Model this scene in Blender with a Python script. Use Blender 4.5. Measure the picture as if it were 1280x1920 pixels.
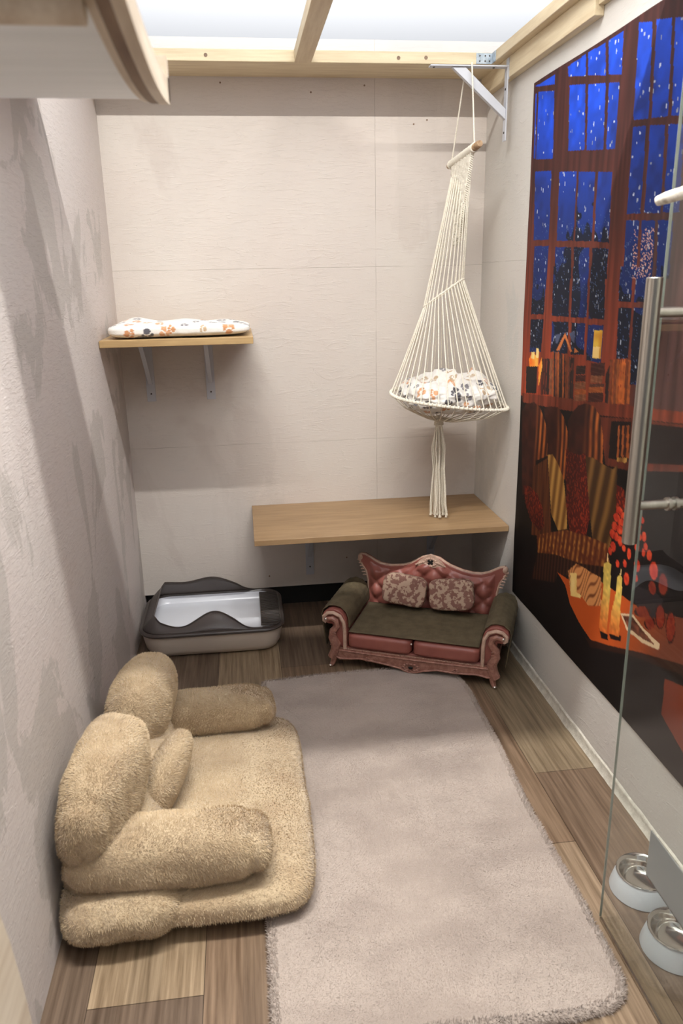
import bpy, math, random
import numpy as np
from mathutils import Vector, Matrix, noise as mnoise
random.seed(7); np.random.seed(7)
for o in list(bpy.data.objects): bpy.data.objects.remove(o)
SC = bpy.context.scene; COL = SC.collection
W, D, H = 1.5, 3.2786, 2.21           # room width, back wall depth, ceiling height
# ---------------------------------------------------------------- camera
cyaw, cpit, crol, fpx = 0.12337707, 0.29954206, -0.01911478, 1449.437
def cam_basis():
    cy, sy, cp, sp = math.cos(cyaw), math.sin(cyaw), math.cos(cpit), math.sin(cpit)
    fw = Vector((sy*cp, cy*cp, -sp)); rt = Vector((cy, -sy, 0)); up = rt.cross(fw)
    cr, sr = math.cos(crol), math.sin(crol)
    return cr*rt+sr*up, -sr*rt+cr*up, fw
r_, u_, f_ = cam_basis()
cd = bpy.data.cameras.new('camera'); cam = bpy.data.objects.new('camera', cd); COL.objects.link(cam)
cam.matrix_world = Matrix(((r_.x, u_.x, -f_.x, 0.48438), (r_.y, u_.y, -f_.y, 0), (r_.z, u_.z, -f_.z, 1.45789), (0, 0, 0, 1)))
cd.sensor_fit = 'VERTICAL'; cd.sensor_height = 36; cd.lens = 36*fpx/1920; cd.clip_start = 0.02
cd.dof.use_dof = True; cd.dof.focus_distance = 2.9; cd.dof.aperture_fstop = 6.5
SC.camera = cam
# ---------------------------------------------------------------- world, lamps, exposure
SC.view_settings.view_transform = 'Standard'; SC.view_settings.look = 'None'
SC.view_settings.exposure = 0.0; SC.view_settings.gamma = 1; SC.view_settings.use_curve_mapping = False
wd = bpy.data.worlds.new('hall'); SC.world = wd; wd.use_nodes = True
wb = wd.node_tree.nodes['Background']; wb.inputs[0].default_value = (0.93, 0.955, 1.0, 1); wn = wd.node_tree; _tc = wn.nodes.new('ShaderNodeTexCoord'); _sp = wn.nodes.new('ShaderNodeSeparateXYZ'); _mr = wn.nodes.new('ShaderNodeMapRange')
wn.links.new(_tc.outputs['Generated'], _sp.inputs[0]); wn.links.new(_sp.outputs[2], _mr.inputs[0]); wn.links.new(_mr.outputs[0], wb.inputs[1])
_mr.inputs[1].default_value = 0.0; _mr.inputs[2].default_value = 0.20; _mr.inputs[3].default_value = 0.11; _mr.inputs[4].default_value = 0.50   # hall: bright ceiling, dim surroundings
def area(name, loc, sx, sy, power, color, rot=(0, 0, 0)):
    l = bpy.data.lights.new(name, 'AREA'); l.shape = 'RECTANGLE'; l.size = sx; l.size_y = sy; l.energy = power; l.color = color
    o = bpy.data.objects.new(name, l); COL.objects.link(o); o.location = loc; o.rotation_euler = rot; return o
area('tube_lamp', (0.55, 1.30, 3.25), 1.7, 0.05, 175, (1.0, 0.982, 0.945), (math.radians(-8), 0, 0))
area('tube_lamp', (2.15, 1.30, 3.25), 1.2, 0.05, 52, (1.0, 0.982, 0.945), (math.radians(-8), 0, 0))
area('hall_lamp', (1.0, -0.5, 3.1), 1.4, 0.3, 5, (1.0, 0.96, 0.91), (math.radians(38), 0, 0))
# ---------------------------------------------------------------- materials
def s2l(c): return tuple((x/12.92 if x <= .04045 else ((x+.055)/1.055)**2.4) for x in c)
def rgb(r, g, b): return s2l((r/255, g/255, b/255))
def mat(name, c, c2=None, scale=20, rough=.6, metal=0, bump=0, bscale=80, stretch=(1, 1, 1), bstretch=(1, 1, 1), detail=4, lo=.35, hi=.65, bdist=.01, attr=None, spec=.5, sheen=0, coat=0):
    m = bpy.data.materials.new(name); m.use_nodes = True; nt = m.node_tree; N = nt.nodes; L = nt.links; p = N['Principled BSDF']
    p.inputs['Roughness'].default_value = rough; p.inputs['Metallic'].default_value = metal
    p.inputs['Specular IOR Level'].default_value = spec
    if sheen: p.inputs['Sheen Weight'].default_value = sheen; p.inputs['Sheen Roughness'].default_value = .6
    if coat: p.inputs['Coat Weight'].default_value = coat; p.inputs['Coat Roughness'].default_value = .15
    p.inputs['Base Color'].default_value = (*c, 1)
    tc = N.new('ShaderNodeTexCoord')
    def ns(sc, st, det):
        mp = N.new('ShaderNodeMapping'); mp.inputs['Scale'].default_value = st; L.new(tc.outputs['Object'], mp.inputs[0])
        n = N.new('ShaderNodeTexNoise'); n.inputs['Scale'].default_value = sc; n.inputs['Detail'].default_value = det; n.inputs['Roughness'].default_value = .6
        L.new(mp.outputs[0], n.inputs['Vector']); return n
    if c2 or attr:
        mx = N.new('ShaderNodeMix'); mx.data_type = 'RGBA'; mx.inputs[6].default_value = (*c, 1); mx.inputs[7].default_value = (*(c2 or c), 1)
        n = ns(scale, stretch, detail); rp = N.new('ShaderNodeMapRange'); rp.inputs[1].default_value = lo; rp.inputs[2].default_value = hi
        L.new(n.outputs[0], rp.inputs[0]); L.new(rp.outputs[0], mx.inputs[0])
        if attr:
            at = N.new('ShaderNodeAttribute'); at.attribute_name = attr
            mu = N.new('ShaderNodeMix'); mu.data_type = 'RGBA'; mu.blend_type = 'MULTIPLY'; mu.inputs[0].default_value = 1
            L.new(at.outputs['Color'], mu.inputs[6]); L.new(mx.outputs[2], mu.inputs[7]); L.new(mu.outputs[2], p.inputs['Base Color'])
        else: L.new(mx.outputs[2], p.inputs['Base Color'])
    if bump:
        n = ns(bscale, bstretch, 6); b = N.new('ShaderNodeBump'); b.inputs['Strength'].default_value = bump; b.inputs['Distance'].default_value = bdist
        L.new(n.outputs[0], b.inputs['Height']); L.new(b.outputs[0], p.inputs['Normal'])
    return m
def plaster(name, base, patch, seams=(), lo=.56, hi=.60, pscale=1.6, pst=(1, 1, .6), bst=(1.2, 1, 3.0), strokes=.35):
    """painted render: trowel strokes, little pits, patches and hairline seams"""
    m = bpy.data.materials.new(name); m.use_nodes = True; nt = m.node_tree; N = nt.nodes; L = nt.links; p = N['Principled BSDF']
    p.inputs['Roughness'].default_value = .62; p.inputs['Specular IOR Level'].default_value = .3
    tc = N.new('ShaderNodeTexCoord')
    def mapn(sc, st, det, rg=.55, dist=0):
        mp = N.new('ShaderNodeMapping'); mp.inputs['Scale'].default_value = st; L.new(tc.outputs['Object'], mp.inputs[0])
        n = N.new('ShaderNodeTexNoise'); n.inputs['Scale'].default_value = sc; n.inputs['Detail'].default_value = det; n.inputs['Roughness'].default_value = rg; n.inputs['Distortion'].default_value = dist
        L.new(mp.outputs[0], n.inputs['Vector']); return n.outputs[0]
    def rng(x, a, b, c=0, d=1):
        r = N.new('ShaderNodeMapRange'); r.inputs[1].default_value = a; r.inputs[2].default_value = b; r.inputs[3].default_value = c; r.inputs[4].default_value = d; L.new(x, r.inputs[0]); return r.outputs[0]
    def math_(op, a, b=None):
        q = N.new('ShaderNodeMath'); q.operation = op
        for i, v in enumerate((a, b)):
            if v is None: continue
            if isinstance(v, (int, float)): q.inputs[i].default_value = v
            else: L.new(v, q.inputs[i])
        return q.outputs[0]
    pm = rng(mapn(pscale, pst, 6, .6, .6), lo, hi)
    soft = rng(mapn(2.2, (1, 1, 1), 3), .3, .7)
    tint = N.new('ShaderNodeMix'); tint.data_type = 'RGBA'; tint.inputs[6].default_value = (*base, 1); tint.inputs[7].default_value = (base[0]*.99, base[1]*.955, base[2]*.95, 1); L.new(soft, tint.inputs[0])
    mx = N.new('ShaderNodeMix'); mx.data_type = 'RGBA'; L.new(tint.outputs[2], mx.inputs[6]); mx.inputs[7].default_value = (*patch, 1)
    L.new(pm, mx.inputs[0]); col = mx.outputs[2]
    sx = N.new('ShaderNodeSeparateXYZ'); L.new(tc.outputs['Object'], sx.inputs[0])
    wob = mapn(9, (1, 1, 1), 3); tot = None
    for ax, pos, w in seams:
        v = math_('ADD', sx.outputs[ax], math_('MULTIPLY', wob, .006))
        d = math_('ABSOLUTE', math_('SUBTRACT', v, pos+.003)); s = rng(d, w*.4, w*1.4, 1, 0)
        s = math_('MULTIPLY', s, rng(mapn(7, (1, 1, 1), 2), .38, .55, .15, 1))
        tot = s if tot is None else math_('MAXIMUM', tot, s)
    if tot is not None:
        m2 = N.new('ShaderNodeMix'); m2.data_type = 'RGBA'; L.new(math_('MULTIPLY', tot, .5), m2.inputs[0]); L.new(col, m2.inputs[6]); m2.inputs[7].default_value = (.25, .21, .17, 1); col = m2.outputs[2]
    L.new(col, p.inputs['Base Color'])
    h = math_('ADD', math_('MULTIPLY', mapn(28, bst, 8, .6, .8), strokes*.6), math_('MULTIPLY', mapn(230, (1, 1, 1), 3), .10))
    h = math_('ADD', h, math_('MULTIPLY', rng(mapn(46, (.45, .45, 2.6), 5, .65, 1.2), .52, .72), .32))
    vo = N.new('ShaderNodeTexVoronoi'); vo.inputs['Scale'].default_value = 26; L.new(tc.outputs['Object'], vo.inputs['Vector'])
    pit = math_('MULTIPLY', rng(vo.outputs['Distance'], .0, .10, 1, 0), .35)
    h = math_('SUBTRACT', h, pit); h = math_('ADD', h, math_('MULTIPLY', pm, -.12))
    h = math_('ADD', h, math_('MULTIPLY', rng(mapn(6, (1, 1, 3.5), 5, .6, 1.5), .60, .64), .22))
    if tot is not None: h = math_('SUBTRACT', h, math_('MULTIPLY', tot, .3))
    b = N.new('ShaderNodeBump'); b.inputs['Strength'].default_value = .42; b.inputs['Distance'].default_value = .006
    L.new(h, b.inputs['Height']); L.new(b.outputs[0], p.inputs['Normal']); return m
M = {}
wallc = rgb(209, 201, 192)
M['wall_back'] = plaster('cream painted render back', wallc, rgb(203, 193, 184), seams=((2, 1.481, .0011), (2, .765, .0009), (0, 1.052, .0010)))
M['wall_right'] = plaster('cream painted render right', rgb(207, 204, 197), rgb(199, 196, 190), seams=((2, 1.49, .0008),), lo=.6, hi=.64)
M['wall_left'] = plaster('patchy painted render left', rgb(206, 198, 193), rgb(188, 180, 174), lo=.52, hi=.54, pscale=2.3, pst=(1, 1.3, .8), bst=(1, .5, 2.2), strokes=.9)
M['pine'] = mat('pine batten', rgb(218, 202, 168), rgb(204, 184, 148), 14, .55, stretch=(.5, .5, 6), bump=.1, bscale=60)
M['pine_x'] = mat('pine board along wall', rgb(220, 205, 172), rgb(203, 184, 150), 16, .55, stretch=(.25, 4, 4), bump=.1, bscale=60)
M['pine_y'] = mat('pine batten along room', rgb(218, 202, 170), rgb(201, 181, 147), 16, .55, stretch=(4, .25, 4), bump=.1, bscale=60)
M['ply'] = mat('birch ply', rgb(214, 200, 180), rgb(190, 172, 150), 12, .5, stretch=(4, .4, 4))
M['ply_edge'] = mat('brown laminated edge', rgb(140, 116, 94), rgb(116, 92, 74), 18, .6, stretch=(3, .6, 3))
M['white_ply'] = mat('white bent panel', rgb(240, 243, 245), rgb(230, 234, 236), 6, .4, stretch=(.4, 5, 1))
M['oak'] = mat('oak laminate', rgb(164, 134, 98), rgb(138, 110, 78), 9, .42, stretch=(.5, 5, 1), bump=.05, bscale=120, bstretch=(.2, 2, 1), detail=8, lo=.3, hi=.7)  # tone lowered so the colour carries the shade on the bench shelf
M['oak_edge'] = mat('oak laminate edge', rgb(182, 152, 106), rgb(164, 134, 92), 9, .45, stretch=(.6, 1, 10))
M['steel_white'] = mat('white powder coated steel', rgb(192, 194, 200), None, rough=.4, spec=.5)
M['zinc'] = mat('galvanised plate', rgb(190, 200, 208), rgb(150, 162, 172), 60, .35, metal=.6)
M['screw'] = mat('dark screw', rgb(70, 62, 56), None, rough=.5, metal=.4)
M['black'] = mat('black skirting', rgb(14, 13, 12), rgb(22, 20, 18), 12, .6)
M['cotton'] = mat('cotton cord', rgb(236, 230, 214), rgb(214, 204, 184), 260, .9, bump=.5, bscale=500, bdist=.002, sheen=.2)
M['stick'] = mat('bare stick', rgb(188, 158, 122), rgb(140, 108, 78), 60, .7, bump=.3, bscale=90, bdist=.003)
M['birch'] = mat('whitewashed branch', rgb(228, 222, 208), rgb(150, 138, 120), 45, .7, bump=.6, bscale=60, lo=.5, hi=.7, bdist=.003)
M['fleece_print'] = mat('printed fleece', (1, 1, 1), (.93, .93, .93), 40, .95, attr='Col', bump=.5, bscale=420, bdist=.003, sheen=.3)
M['plush'] = mat('beige plush', rgb(203, 180, 145), rgb(180, 154, 119), 9, .95, bump=.9, bscale=150, bdist=.006, lo=.38, hi=.62, detail=6, sheen=.35)
M['plush_tuft'] = mat('beige plush pile', rgb(210, 188, 154), rgb(186, 161, 125), 30, .95, lo=.35, hi=.65, sheen=.3)
M['rug'] = mat('taupe pink plush rug', rgb(176, 161, 149), rgb(157, 142, 131), 3.6, .95, bump=.55, bscale=170, bdist=.004, detail=7, lo=.42, hi=.6, stretch=(.8, 1.3, 1), sheen=.3)
M['rug_tuft'] = mat('rug pile', rgb(180, 165, 153), rgb(161, 146, 135), 3.6, .95, sheen=.3)
M['rug_back'] = mat('rug backing', rgb(120, 108, 98), None, rough=.9)
M['smoke'] = None
M['lit_white'] = mat('warm white plastic', rgb(205, 192, 178), None, rough=.35)
M['liner'] = mat('white glossy plastic', rgb(226, 228, 234), None, rough=.22)
M['dark_plastic'] = mat('smoky brown plastic', rgb(72, 64, 60), None, rough=.3)
M['pink_vinyl'] = mat('dusty pink vinyl', rgb(154, 92, 81), rgb(140, 80, 71), 12, .38, bump=.05, bscale=60)
M['pink_frame'] = mat('painted pink carving', rgb(168, 122, 106), rgb(142, 96, 82), 70, .4, bump=.5, bscale=110, bdist=.003, lo=.4, hi=.6)
M['pink_cream'] = mat('cream piping', rgb(206, 176, 156), rgb(182, 148, 130), 60, .45)
M['gem'] = mat('silver stud', rgb(225, 215, 205), None, rough=.2, metal=.9)
M['mat_olive'] = mat('olive brown cord cover', rgb(106, 93, 69), rgb(88, 77, 56), 25, .9, bump=.5, bscale=200, bdist=.003, bstretch=(1, .3, 1))
M['steel'] = mat('brushed stainless steel', rgb(196, 190, 180), rgb(176, 170, 160), 40, .28, metal=1, stretch=(1, 1, .03), bump=.02, bscale=300)
M['bowl_steel'] = mat('polished bowl steel', rgb(205, 200, 192), None, rough=.12, metal=1)
M['grey_plastic'] = mat('pale grey plastic', rgb(198, 202, 206), None, rough=.4)
M['grey_panel'] = mat('grey painted metal', rgb(150, 152, 154), None, rough=.35)
M['filler'] = mat('rough filler bead', rgb(214, 208, 194), rgb(190, 184, 170), 40, .8, bump=.6, bscale=90, bdist=.004)
M['floor'] = mat('wood print vinyl', (1.12, 1.1, 1.08), (.50, .45, .40), 75, .42, attr='Col', stretch=(1.0, .035, 1), bump=.12, bscale=60, bstretch=(1, .05, 1), bdist=.003, detail=9, lo=.36, hi=.66, spec=.4)
M['tapestry'] = mat('printed cloth', (1, 1, 1), (.92, .92, .92), 500, .65, attr='Col', spec=.25)
def glassmat(name, tint, rough=0.0, base=.0):
    m = bpy.data.materials.new(name); m.use_nodes = True; N = m.node_tree.nodes; L = m.node_tree.links; N.remove(N['Principled BSDF'])
    t = N.new('ShaderNodeBsdfTransparent'); t.inputs[0].default_value = (*tint, 1)
    g = N.new('ShaderNodeBsdfGlossy'); g.inputs['Roughness'].default_value = rough; fr = N.new('ShaderNodeFresnel'); fr.inputs[0].default_value = 1.5
    a = N.new('ShaderNodeMath'); a.operation = 'ADD'; a.inputs[1].default_value = base; L.new(fr.outputs[0], a.inputs[0])
    ge = N.new('ShaderNodeNewGeometry'); iv = N.new('ShaderNodeMath'); iv.operation = 'SUBTRACT'; iv.inputs[0].default_value = 1; L.new(ge.outputs['Backfacing'], iv.inputs[1])
    a2 = N.new('ShaderNodeMath'); a2.operation = 'MULTIPLY'; L.new(a.outputs[0], a2.inputs[0]); L.new(iv.outputs[0], a2.inputs[1]); a = a2
    mx = N.new('ShaderNodeMixShader'); L.new(a.outputs[0], mx.inputs[0]); L.new(t.outputs[0], mx.inputs[1]); L.new(g.outputs[0], mx.inputs[2])
    L.new(mx.outputs[0], N['Material Output'].inputs[0]); return m
M['glass'] = glassmat('clear door glass', (.93, .95, .94), 0, .015)
M['glass_edge'] = mat('polished glass edge', rgb(176, 184, 172), None, rough=.2)
def smokemat():
    m = bpy.data.materials.new('smoky clear plastic'); m.use_nodes = True; N = m.node_tree.nodes; L = m.node_tree.links; p = N['Principled BSDF']
    p.inputs['Base Color'].default_value = (*rgb(104, 96, 92), 1); p.inputs['Roughness'].default_value = .25
    t = N.new('ShaderNodeBsdfTransparent'); t.inputs[0].default_value = (.42, .38, .36, 1)
    mx = N.new('ShaderNodeMixShader'); mx.inputs[0].default_value = .5; L.new(t.outputs[0], mx.inputs[1]); L.new(p.outputs[0], mx.inputs[2]); L.new(mx.outputs[0], N['Material Output'].inputs[0]); return m
M['smoke'] = smokemat()
def panelmat():
    m = bpy.data.materials.new('ribbed translucent sheet'); m.use_nodes = True; N = m.node_tree.nodes; L = m.node_tree.links; N.remove(N['Principled BSDF'])
    t = N.new('ShaderNodeBsdfTransparent'); t.inputs[0].default_value = (1, 1, 1, 1)
    tl = N.new('ShaderNodeBsdfTranslucent'); tl.inputs[0].default_value = (.93, .95, 1.0, 1)
    tc = N.new('ShaderNodeTexCoord'); wv = N.new('ShaderNodeTexWave'); wv.bands_direction = 'X'; wv.inputs['Scale'].default_value = 60; L.new(tc.outputs['Object'], wv.inputs[0])
    bp = N.new('ShaderNodeBump'); bp.inputs['Strength'].default_value = .1; bp.inputs['Distance'].default_value = .002; L.new(wv.outputs[0], bp.inputs['Height']); L.new(bp.outputs[0], tl.inputs['Normal'])
    mx = N.new('ShaderNodeMixShader'); mx.inputs[0].default_value = .20; L.new(t.outputs[0], mx.inputs[1]); L.new(tl.outputs[0], mx.inputs[2]); L.new(mx.outputs[0], N['Material Output'].inputs[0]); return m
M['sheet'] = panelmat()
# ---------------------------------------------------------------- mesh helpers
ORG = {}
class MB:
    def __init__(s): s.v = []; s.f = []; s.m = []; s.c = None
    def add(s, vs, fs, mi=0):
        n = len(s.v); s.v.extend([tuple(p) for p in vs]); s.f.extend([tuple(i+n for i in f) for f in fs]); s.m.extend([mi]*len(fs)); return s
    def box(s, a, b, mi=0):
        x0, y0, z0 = a; x1, y1, z1 = b
        return s.add([(x0, y0, z0), (x1, y0, z0), (x1, y1, z0), (x0, y1, z0), (x0, y0, z1), (x1, y0, z1), (x1, y1, z1), (x0, y1, z1)],
                     [(0, 3, 2, 1), (4, 5, 6, 7), (0, 1, 5, 4), (1, 2, 6, 5), (2, 3, 7, 6), (3, 0, 4, 7)], mi)
    def prism(s, pts, fn, mi=0):
        """pts 2-D outline; fn(p, side) -> 3-D for side 0 and 1"""
        n = len(pts); vs = [fn(p, 0) for p in pts]+[fn(p, 1) for p in pts]
        fs = [tuple(range(n))[::-1], tuple(range(n, 2*n))]+[(i, (i+1) % n, n+(i+1) % n, n+i) for i in range(n)]
        return s.add(vs, fs, mi)
    def tube(s, pts, r, seg=8, mi=0, cap=True, closed=False):
        P = [Vector(p) for p in pts]; n = len(P); R = r if isinstance(r, (list, tuple)) else [r]*n
        rings = []; up = None
        for i in range(n):
            if closed: t = (P[(i+1) % n]-P[i-1])
            else: t = (P[min(i+1, n-1)]-P[max(i-1, 0)])
            t.normalize()
            if up is None: a = Vector((0, 0, 1)) if abs(t.z) < .9 else Vector((1, 0, 0)); up = (a-a.dot(t)*t).normalized()
            else: up = (up-up.dot(t)*t); up = up.normalized() if up.length > 1e-6 else t.orthogonal().normalized()
            w = t.cross(up)
            rings.append([P[i]+R[i]*(math.cos(2*math.pi*k/seg)*up+math.sin(2*math.pi*k/seg)*w) for k in range(seg)])
        vs = [p for rg in rings for p in rg]; fs = []
        for i in range(n if closed else n-1):
            for k in range(seg):
                a = i*seg+k; b = i*seg+(k+1) % seg; j = (i+1) % n; fs.append((a, b, j*seg+(k+1) % seg, j*seg+k))
        if cap and not closed: fs.append(tuple(range(seg))[::-1]); fs.append(tuple((n-1)*seg+k for k in range(seg)))
        return s.add(vs, fs, mi)
    def grid(s, A, mi=0, wrap=False):
        """A: rows x cols x 3"""
        nr, nc = len(A), len(A[0]); vs = [p for r in A for p in r]; fs = []
        for i in range(nr-1):
            for j in range(nc if wrap else nc-1): fs.append((i*nc+j, i*nc+(j+1) % nc, (i+1)*nc+(j+1) % nc, (i+1)*nc+j))
        return s.add(vs, fs, mi)
    def lathe(s, prof, c, seg=32, mi=0, sq=(1, 1)):
        A = [[(c[0]+r*sq[0]*math.cos(2*math.pi*k/seg), c[1]+r*sq[1]*math.sin(2*math.pi*k/seg), c[2]+z) for k in range(seg)] for r, z in prof]
        return s.grid(A, mi, True)
def obj(name, mb, mats, parent=None, smooth=35, bevel=0, local=False, colors=None, solid=0):
    me = bpy.data.meshes.new(name)
    org = Vector((0, 0, 0))
    if parent is not None and not local: org = ORG[parent.name]
    V = np.array([tuple(p) for p in mb.v], float)-np.array(org)
    me.from_pydata(V.tolist(), [], mb.f)
    for mt in (mats if isinstance(mats, (list, tuple)) else [mats]): me.materials.append(M[mt])
    me.polygons.foreach_set('material_index', mb.m)
    if colors is not None:
        at = me.color_attributes.new('Col', 'FLOAT_COLOR', 'POINT'); c4 = np.ones((len(V), 4)); c4[:, :3] = colors; at.data.foreach_set('color', c4.ravel())
    me.update()
    if smooth:
        me.polygons.foreach_set('use_smooth', [True]*len(me.polygons)); me.set_sharp_from_angle(angle=math.radians(smooth))
    o = bpy.data.objects.new(name, me); COL.objects.link(o)
    if parent is not None: o.parent = parent; ORG[o.name] = ORG[parent.name]
    else: ORG[o.name] = Vector((0, 0, 0))
    if bevel:
        b = o.modifiers.new('bevel', 'BEVEL'); b.width = bevel; b.segments = 2; b.limit_method = 'ANGLE'
    if solid:
        b = o.modifiers.new('solid', 'SOLIDIFY'); b.thickness = solid
    return o
def thing(name, label, cat, loc, rotz=0, group=None):
    o = bpy.data.objects.new(name, None); COL.objects.link(o); o.empty_display_size = .05
    o.location = loc; o.rotation_euler = (0, 0, rotz); ORG[o.name] = Vector(loc)
    o['label'] = label; o['category'] = cat
    if group: o['group'] = group
    return o
def tag(o, label, cat, group=None):
    o['label'] = label; o['category'] = cat
    if group: o['group'] = group
    return o
def struct(name, mb, mats, label=None, **k):
    o = obj(name, mb, mats, **k); o['kind'] = 'structure'
    if label: o['label'] = label
    return o
def fbm(p, sc, oc=3):
    a = 0; w = 1
    for i in range(oc): a += w*mnoise.noise(Vector((p[0]*sc, p[1]*sc, p[2]*sc))); sc *= 2.1; w *= .5
    return a
def cube_sphere(sub):
    """unit cube surface grid, shared vertices"""
    idx = {}; vs = []; fs = []
    def vid(i, j, k):
        key = (i, j, k)
        if key not in idx: idx[key] = len(vs); vs.append((2*i/sub-1, 2*j/sub-1, 2*k/sub-1))
        return idx[key]
    for a in range(sub):
        for b in range(sub):
            fs.append((vid(0, a, b), vid(0, a, b+1), vid(0, a+1, b+1), vid(0, a+1, b)))
            fs.append((vid(sub, a, b), vid(sub, a+1, b), vid(sub, a+1, b+1), vid(sub, a, b+1)))
            fs.append((vid(a, 0, b), vid(a+1, 0, b), vid(a+1, 0, b+1), vid(a, 0, b+1)))
            fs.append((vid(a, sub, b), vid(a, sub, b+1), vid(a+1, sub, b+1), vid(a+1, sub, b)))
            fs.append((vid(a, b, 0), vid(a, b+1, 0), vid(a+1, b+1, 0), vid(a+1, b, 0)))
            fs.append((vid(a, b, sub), vid(a+1, b, sub), vid(a+1, b+1, sub), vid(a, b+1, sub)))
    return np.array(vs), fs
def blob(c, size, rot=(0, 0, 0), n=2.5, n2=None, sub=28, amp=.0, nsc=8, deform=None):
    """soft superellipsoid; n = squareness in xy, n2 = in z"""
    V, F = cube_sphere(sub); V = np.tan(V*math.pi/4)
    n2 = n2 or n
    d = ((np.abs(V[:, 0])**n+np.abs(V[:, 1])**n)**(n2/n)+np.abs(V[:, 2])**n2)**(1/n2)
    V = V/d[:, None]
    if deform: V = np.array([deform(*p) for p in V])
    V = V*np.array(size)
    from mathutils import Euler
    Rm = np.array(Euler(rot).to_matrix()); V = V@Rm.T+np.array(c)
    if amp:
        cc = np.array(c); nn = V-cc; nn /= np.linalg.norm(nn, axis=1)[:, None]
        V = V+nn*np.array([amp*fbm(p, nsc) for p in V])[:, None]
    return V, F
def tufts(mb, V, F, n, length, width, mi=1, lean=.9, grav=-.3, seed=1, clip=None):
    rs = np.random.RandomState(seed); V = np.asarray(V); Q = np.array([f[:4] for f in F])
    a, b, c, d = (V[Q[:, i]] for i in range(4)); nr = np.cross(c-a, d-b); ar = np.linalg.norm(nr, axis=1); pr = ar/ar.sum(); nr = nr/np.maximum(ar, 1e-12)[:, None]
    k = rs.choice(len(Q), n, p=pr); s, t = rs.rand(n, 1), rs.rand(n, 1)
    P = (a[k]*(1-s)+b[k]*s)*(1-t)+(d[k]*(1-s)+c[k]*s)*t; Nn = nr[k]
    comb = np.stack([np.sin(P[:, 1]*13+P[:, 2]*9)+.4, np.cos(P[:, 0]*15+P[:, 2]*11), np.full(n, grav)], 1)+rs.normal(0, .6, (n, 3))
    tan = comb-(comb*Nn).sum(1)[:, None]*Nn; tan /= np.maximum(np.linalg.norm(tan, axis=1), 1e-6)[:, None]
    L_ = length*(.6+.6*rs.rand(n, 1)); side = np.cross(Nn, tan)*width*.5
    P0 = P-Nn*.001; tip = P+(Nn+tan*lean)*L_/math.sqrt(1+lean*lean)
    if clip is not None:
        keep = clip(tip) & clip(P); P0, side, tip = P0[keep], side[keep], tip[keep]; n = len(P0)
    vs = np.stack([P0-side, P0+side, tip], 1).reshape(-1, 3); i0 = len(mb.v)
    mb.v.extend(map(tuple, vs.tolist())); mb.f.extend([(i0+3*i, i0+3*i+1, i0+3*i+2) for i in range(n)]); mb.m.extend([mi]*n)
# ================================================================ STRUCTURE
# floor of printed vinyl planks
mb = MB(); cols = []
tones = [rgb(124, 104, 86), rgb(146, 126, 104), rgb(112, 95, 80), rgb(140, 124, 101), rgb(130, 109, 89), rgb(152, 133, 108)]
def plank(x0, x1, y0, y1, t):
    mb.add([(x0, y0, 0), (x1, y0, 0), (x1, y1, 0), (x0, y1, 0)], [(0, 1, 2, 3)]); cols.extend([t]*4)
pw = .2413; random.seed(11)
ends = {-1: [1.1, 2.3], 0: [1.295, 2.45], 1: [.9, 2.05], 2: [1.5, 2.7], 3: [1.1, 2.35], 4: [.75, 1.62, 2.87], 5: [.7, 1.916, 2.95], 6: [1.2]}
tn = {(0, 0): 2, (0, 1): 5, (-1, 0): 2, (-1, 1): 2, (5, 1): 0, (5, 2): 3, (5, 3): 4, (4, 2): 4, (4, 1): 1, (4, 3): 2, (1, 1): 4, (1, 0): 4}
for k in range(-3, 9):
    x0 = .090+pw*k; es = [-2.2]+ends.get(k, [random.uniform(.2, 1.2), random.uniform(1.6, 2.9)])+[3.6]
    for i in range(len(es)-1):
        t = tones[tn.get((k, i), random.randrange(6))]
        cuts = [0, random.uniform(.25, .45), random.uniform(.6, .8), 1]
        for j in range(3):
            f = random.choice([.88, 1.0, 1.1]); plank(x0+pw*cuts[j]+(.0007 if j == 0 else 0), x0+pw*cuts[j+1]-(.0007 if j == 2 else 0), es[i]+.0007, es[i+1]-.0007, tuple(c*f for c in t))
mb.add([(-1, -2.2, -.0015), (2.5, -2.2, -.0015), (2.5, 3.6, -.0015), (-1, 3.6, -.0015)], [(0, 1, 2, 3)]); cols.extend([rgb(48, 38, 30)]*4)
struct('floor', mb, 'floor', 'wood-print vinyl plank floor', colors=np.array(cols), smooth=0)
struct('wall_back', MB().box((-.1, D, .098), (W+.1, D+.05, 2.30)), 'wall_back', 'cream rendered back wall', smooth=0)
struct('baseboard_back', MB().box((-.1, D+.03, 0), (W+.1, D+.07, .105)), 'black', smooth=0)
struct('wall_left', MB().box((-.1, -.35, -.01), (0, D+.05, 2.2)), 'wall_left', 'patchy rendered left wall', smooth=0)
struct('wall_right', MB().box((W, -.35, -.01), (W+.1, D+.05, 2.2)), 'wall_right', 'cream rendered right wall', smooth=0)
# bead of filler where the right wall meets the floor
mb = MB(); A = []
for i in range(160):
    y = -.2+3.44*i/159; h = .034+.006*fbm((0, y, 0), 5); b = .002+.003*abs(fbm((3, y, 0), 9))
    A.append([(W-.0005, y, h+.004), (W-b-.002, y, h), (W-b-.003, y, h-.006), (W-b-.002, y, .012), (W-.009-b, y, 0)])
struct('baseboard_right', mb.grid(A), 'filler', 'rough strip of filler along foot of right wall')
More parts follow.
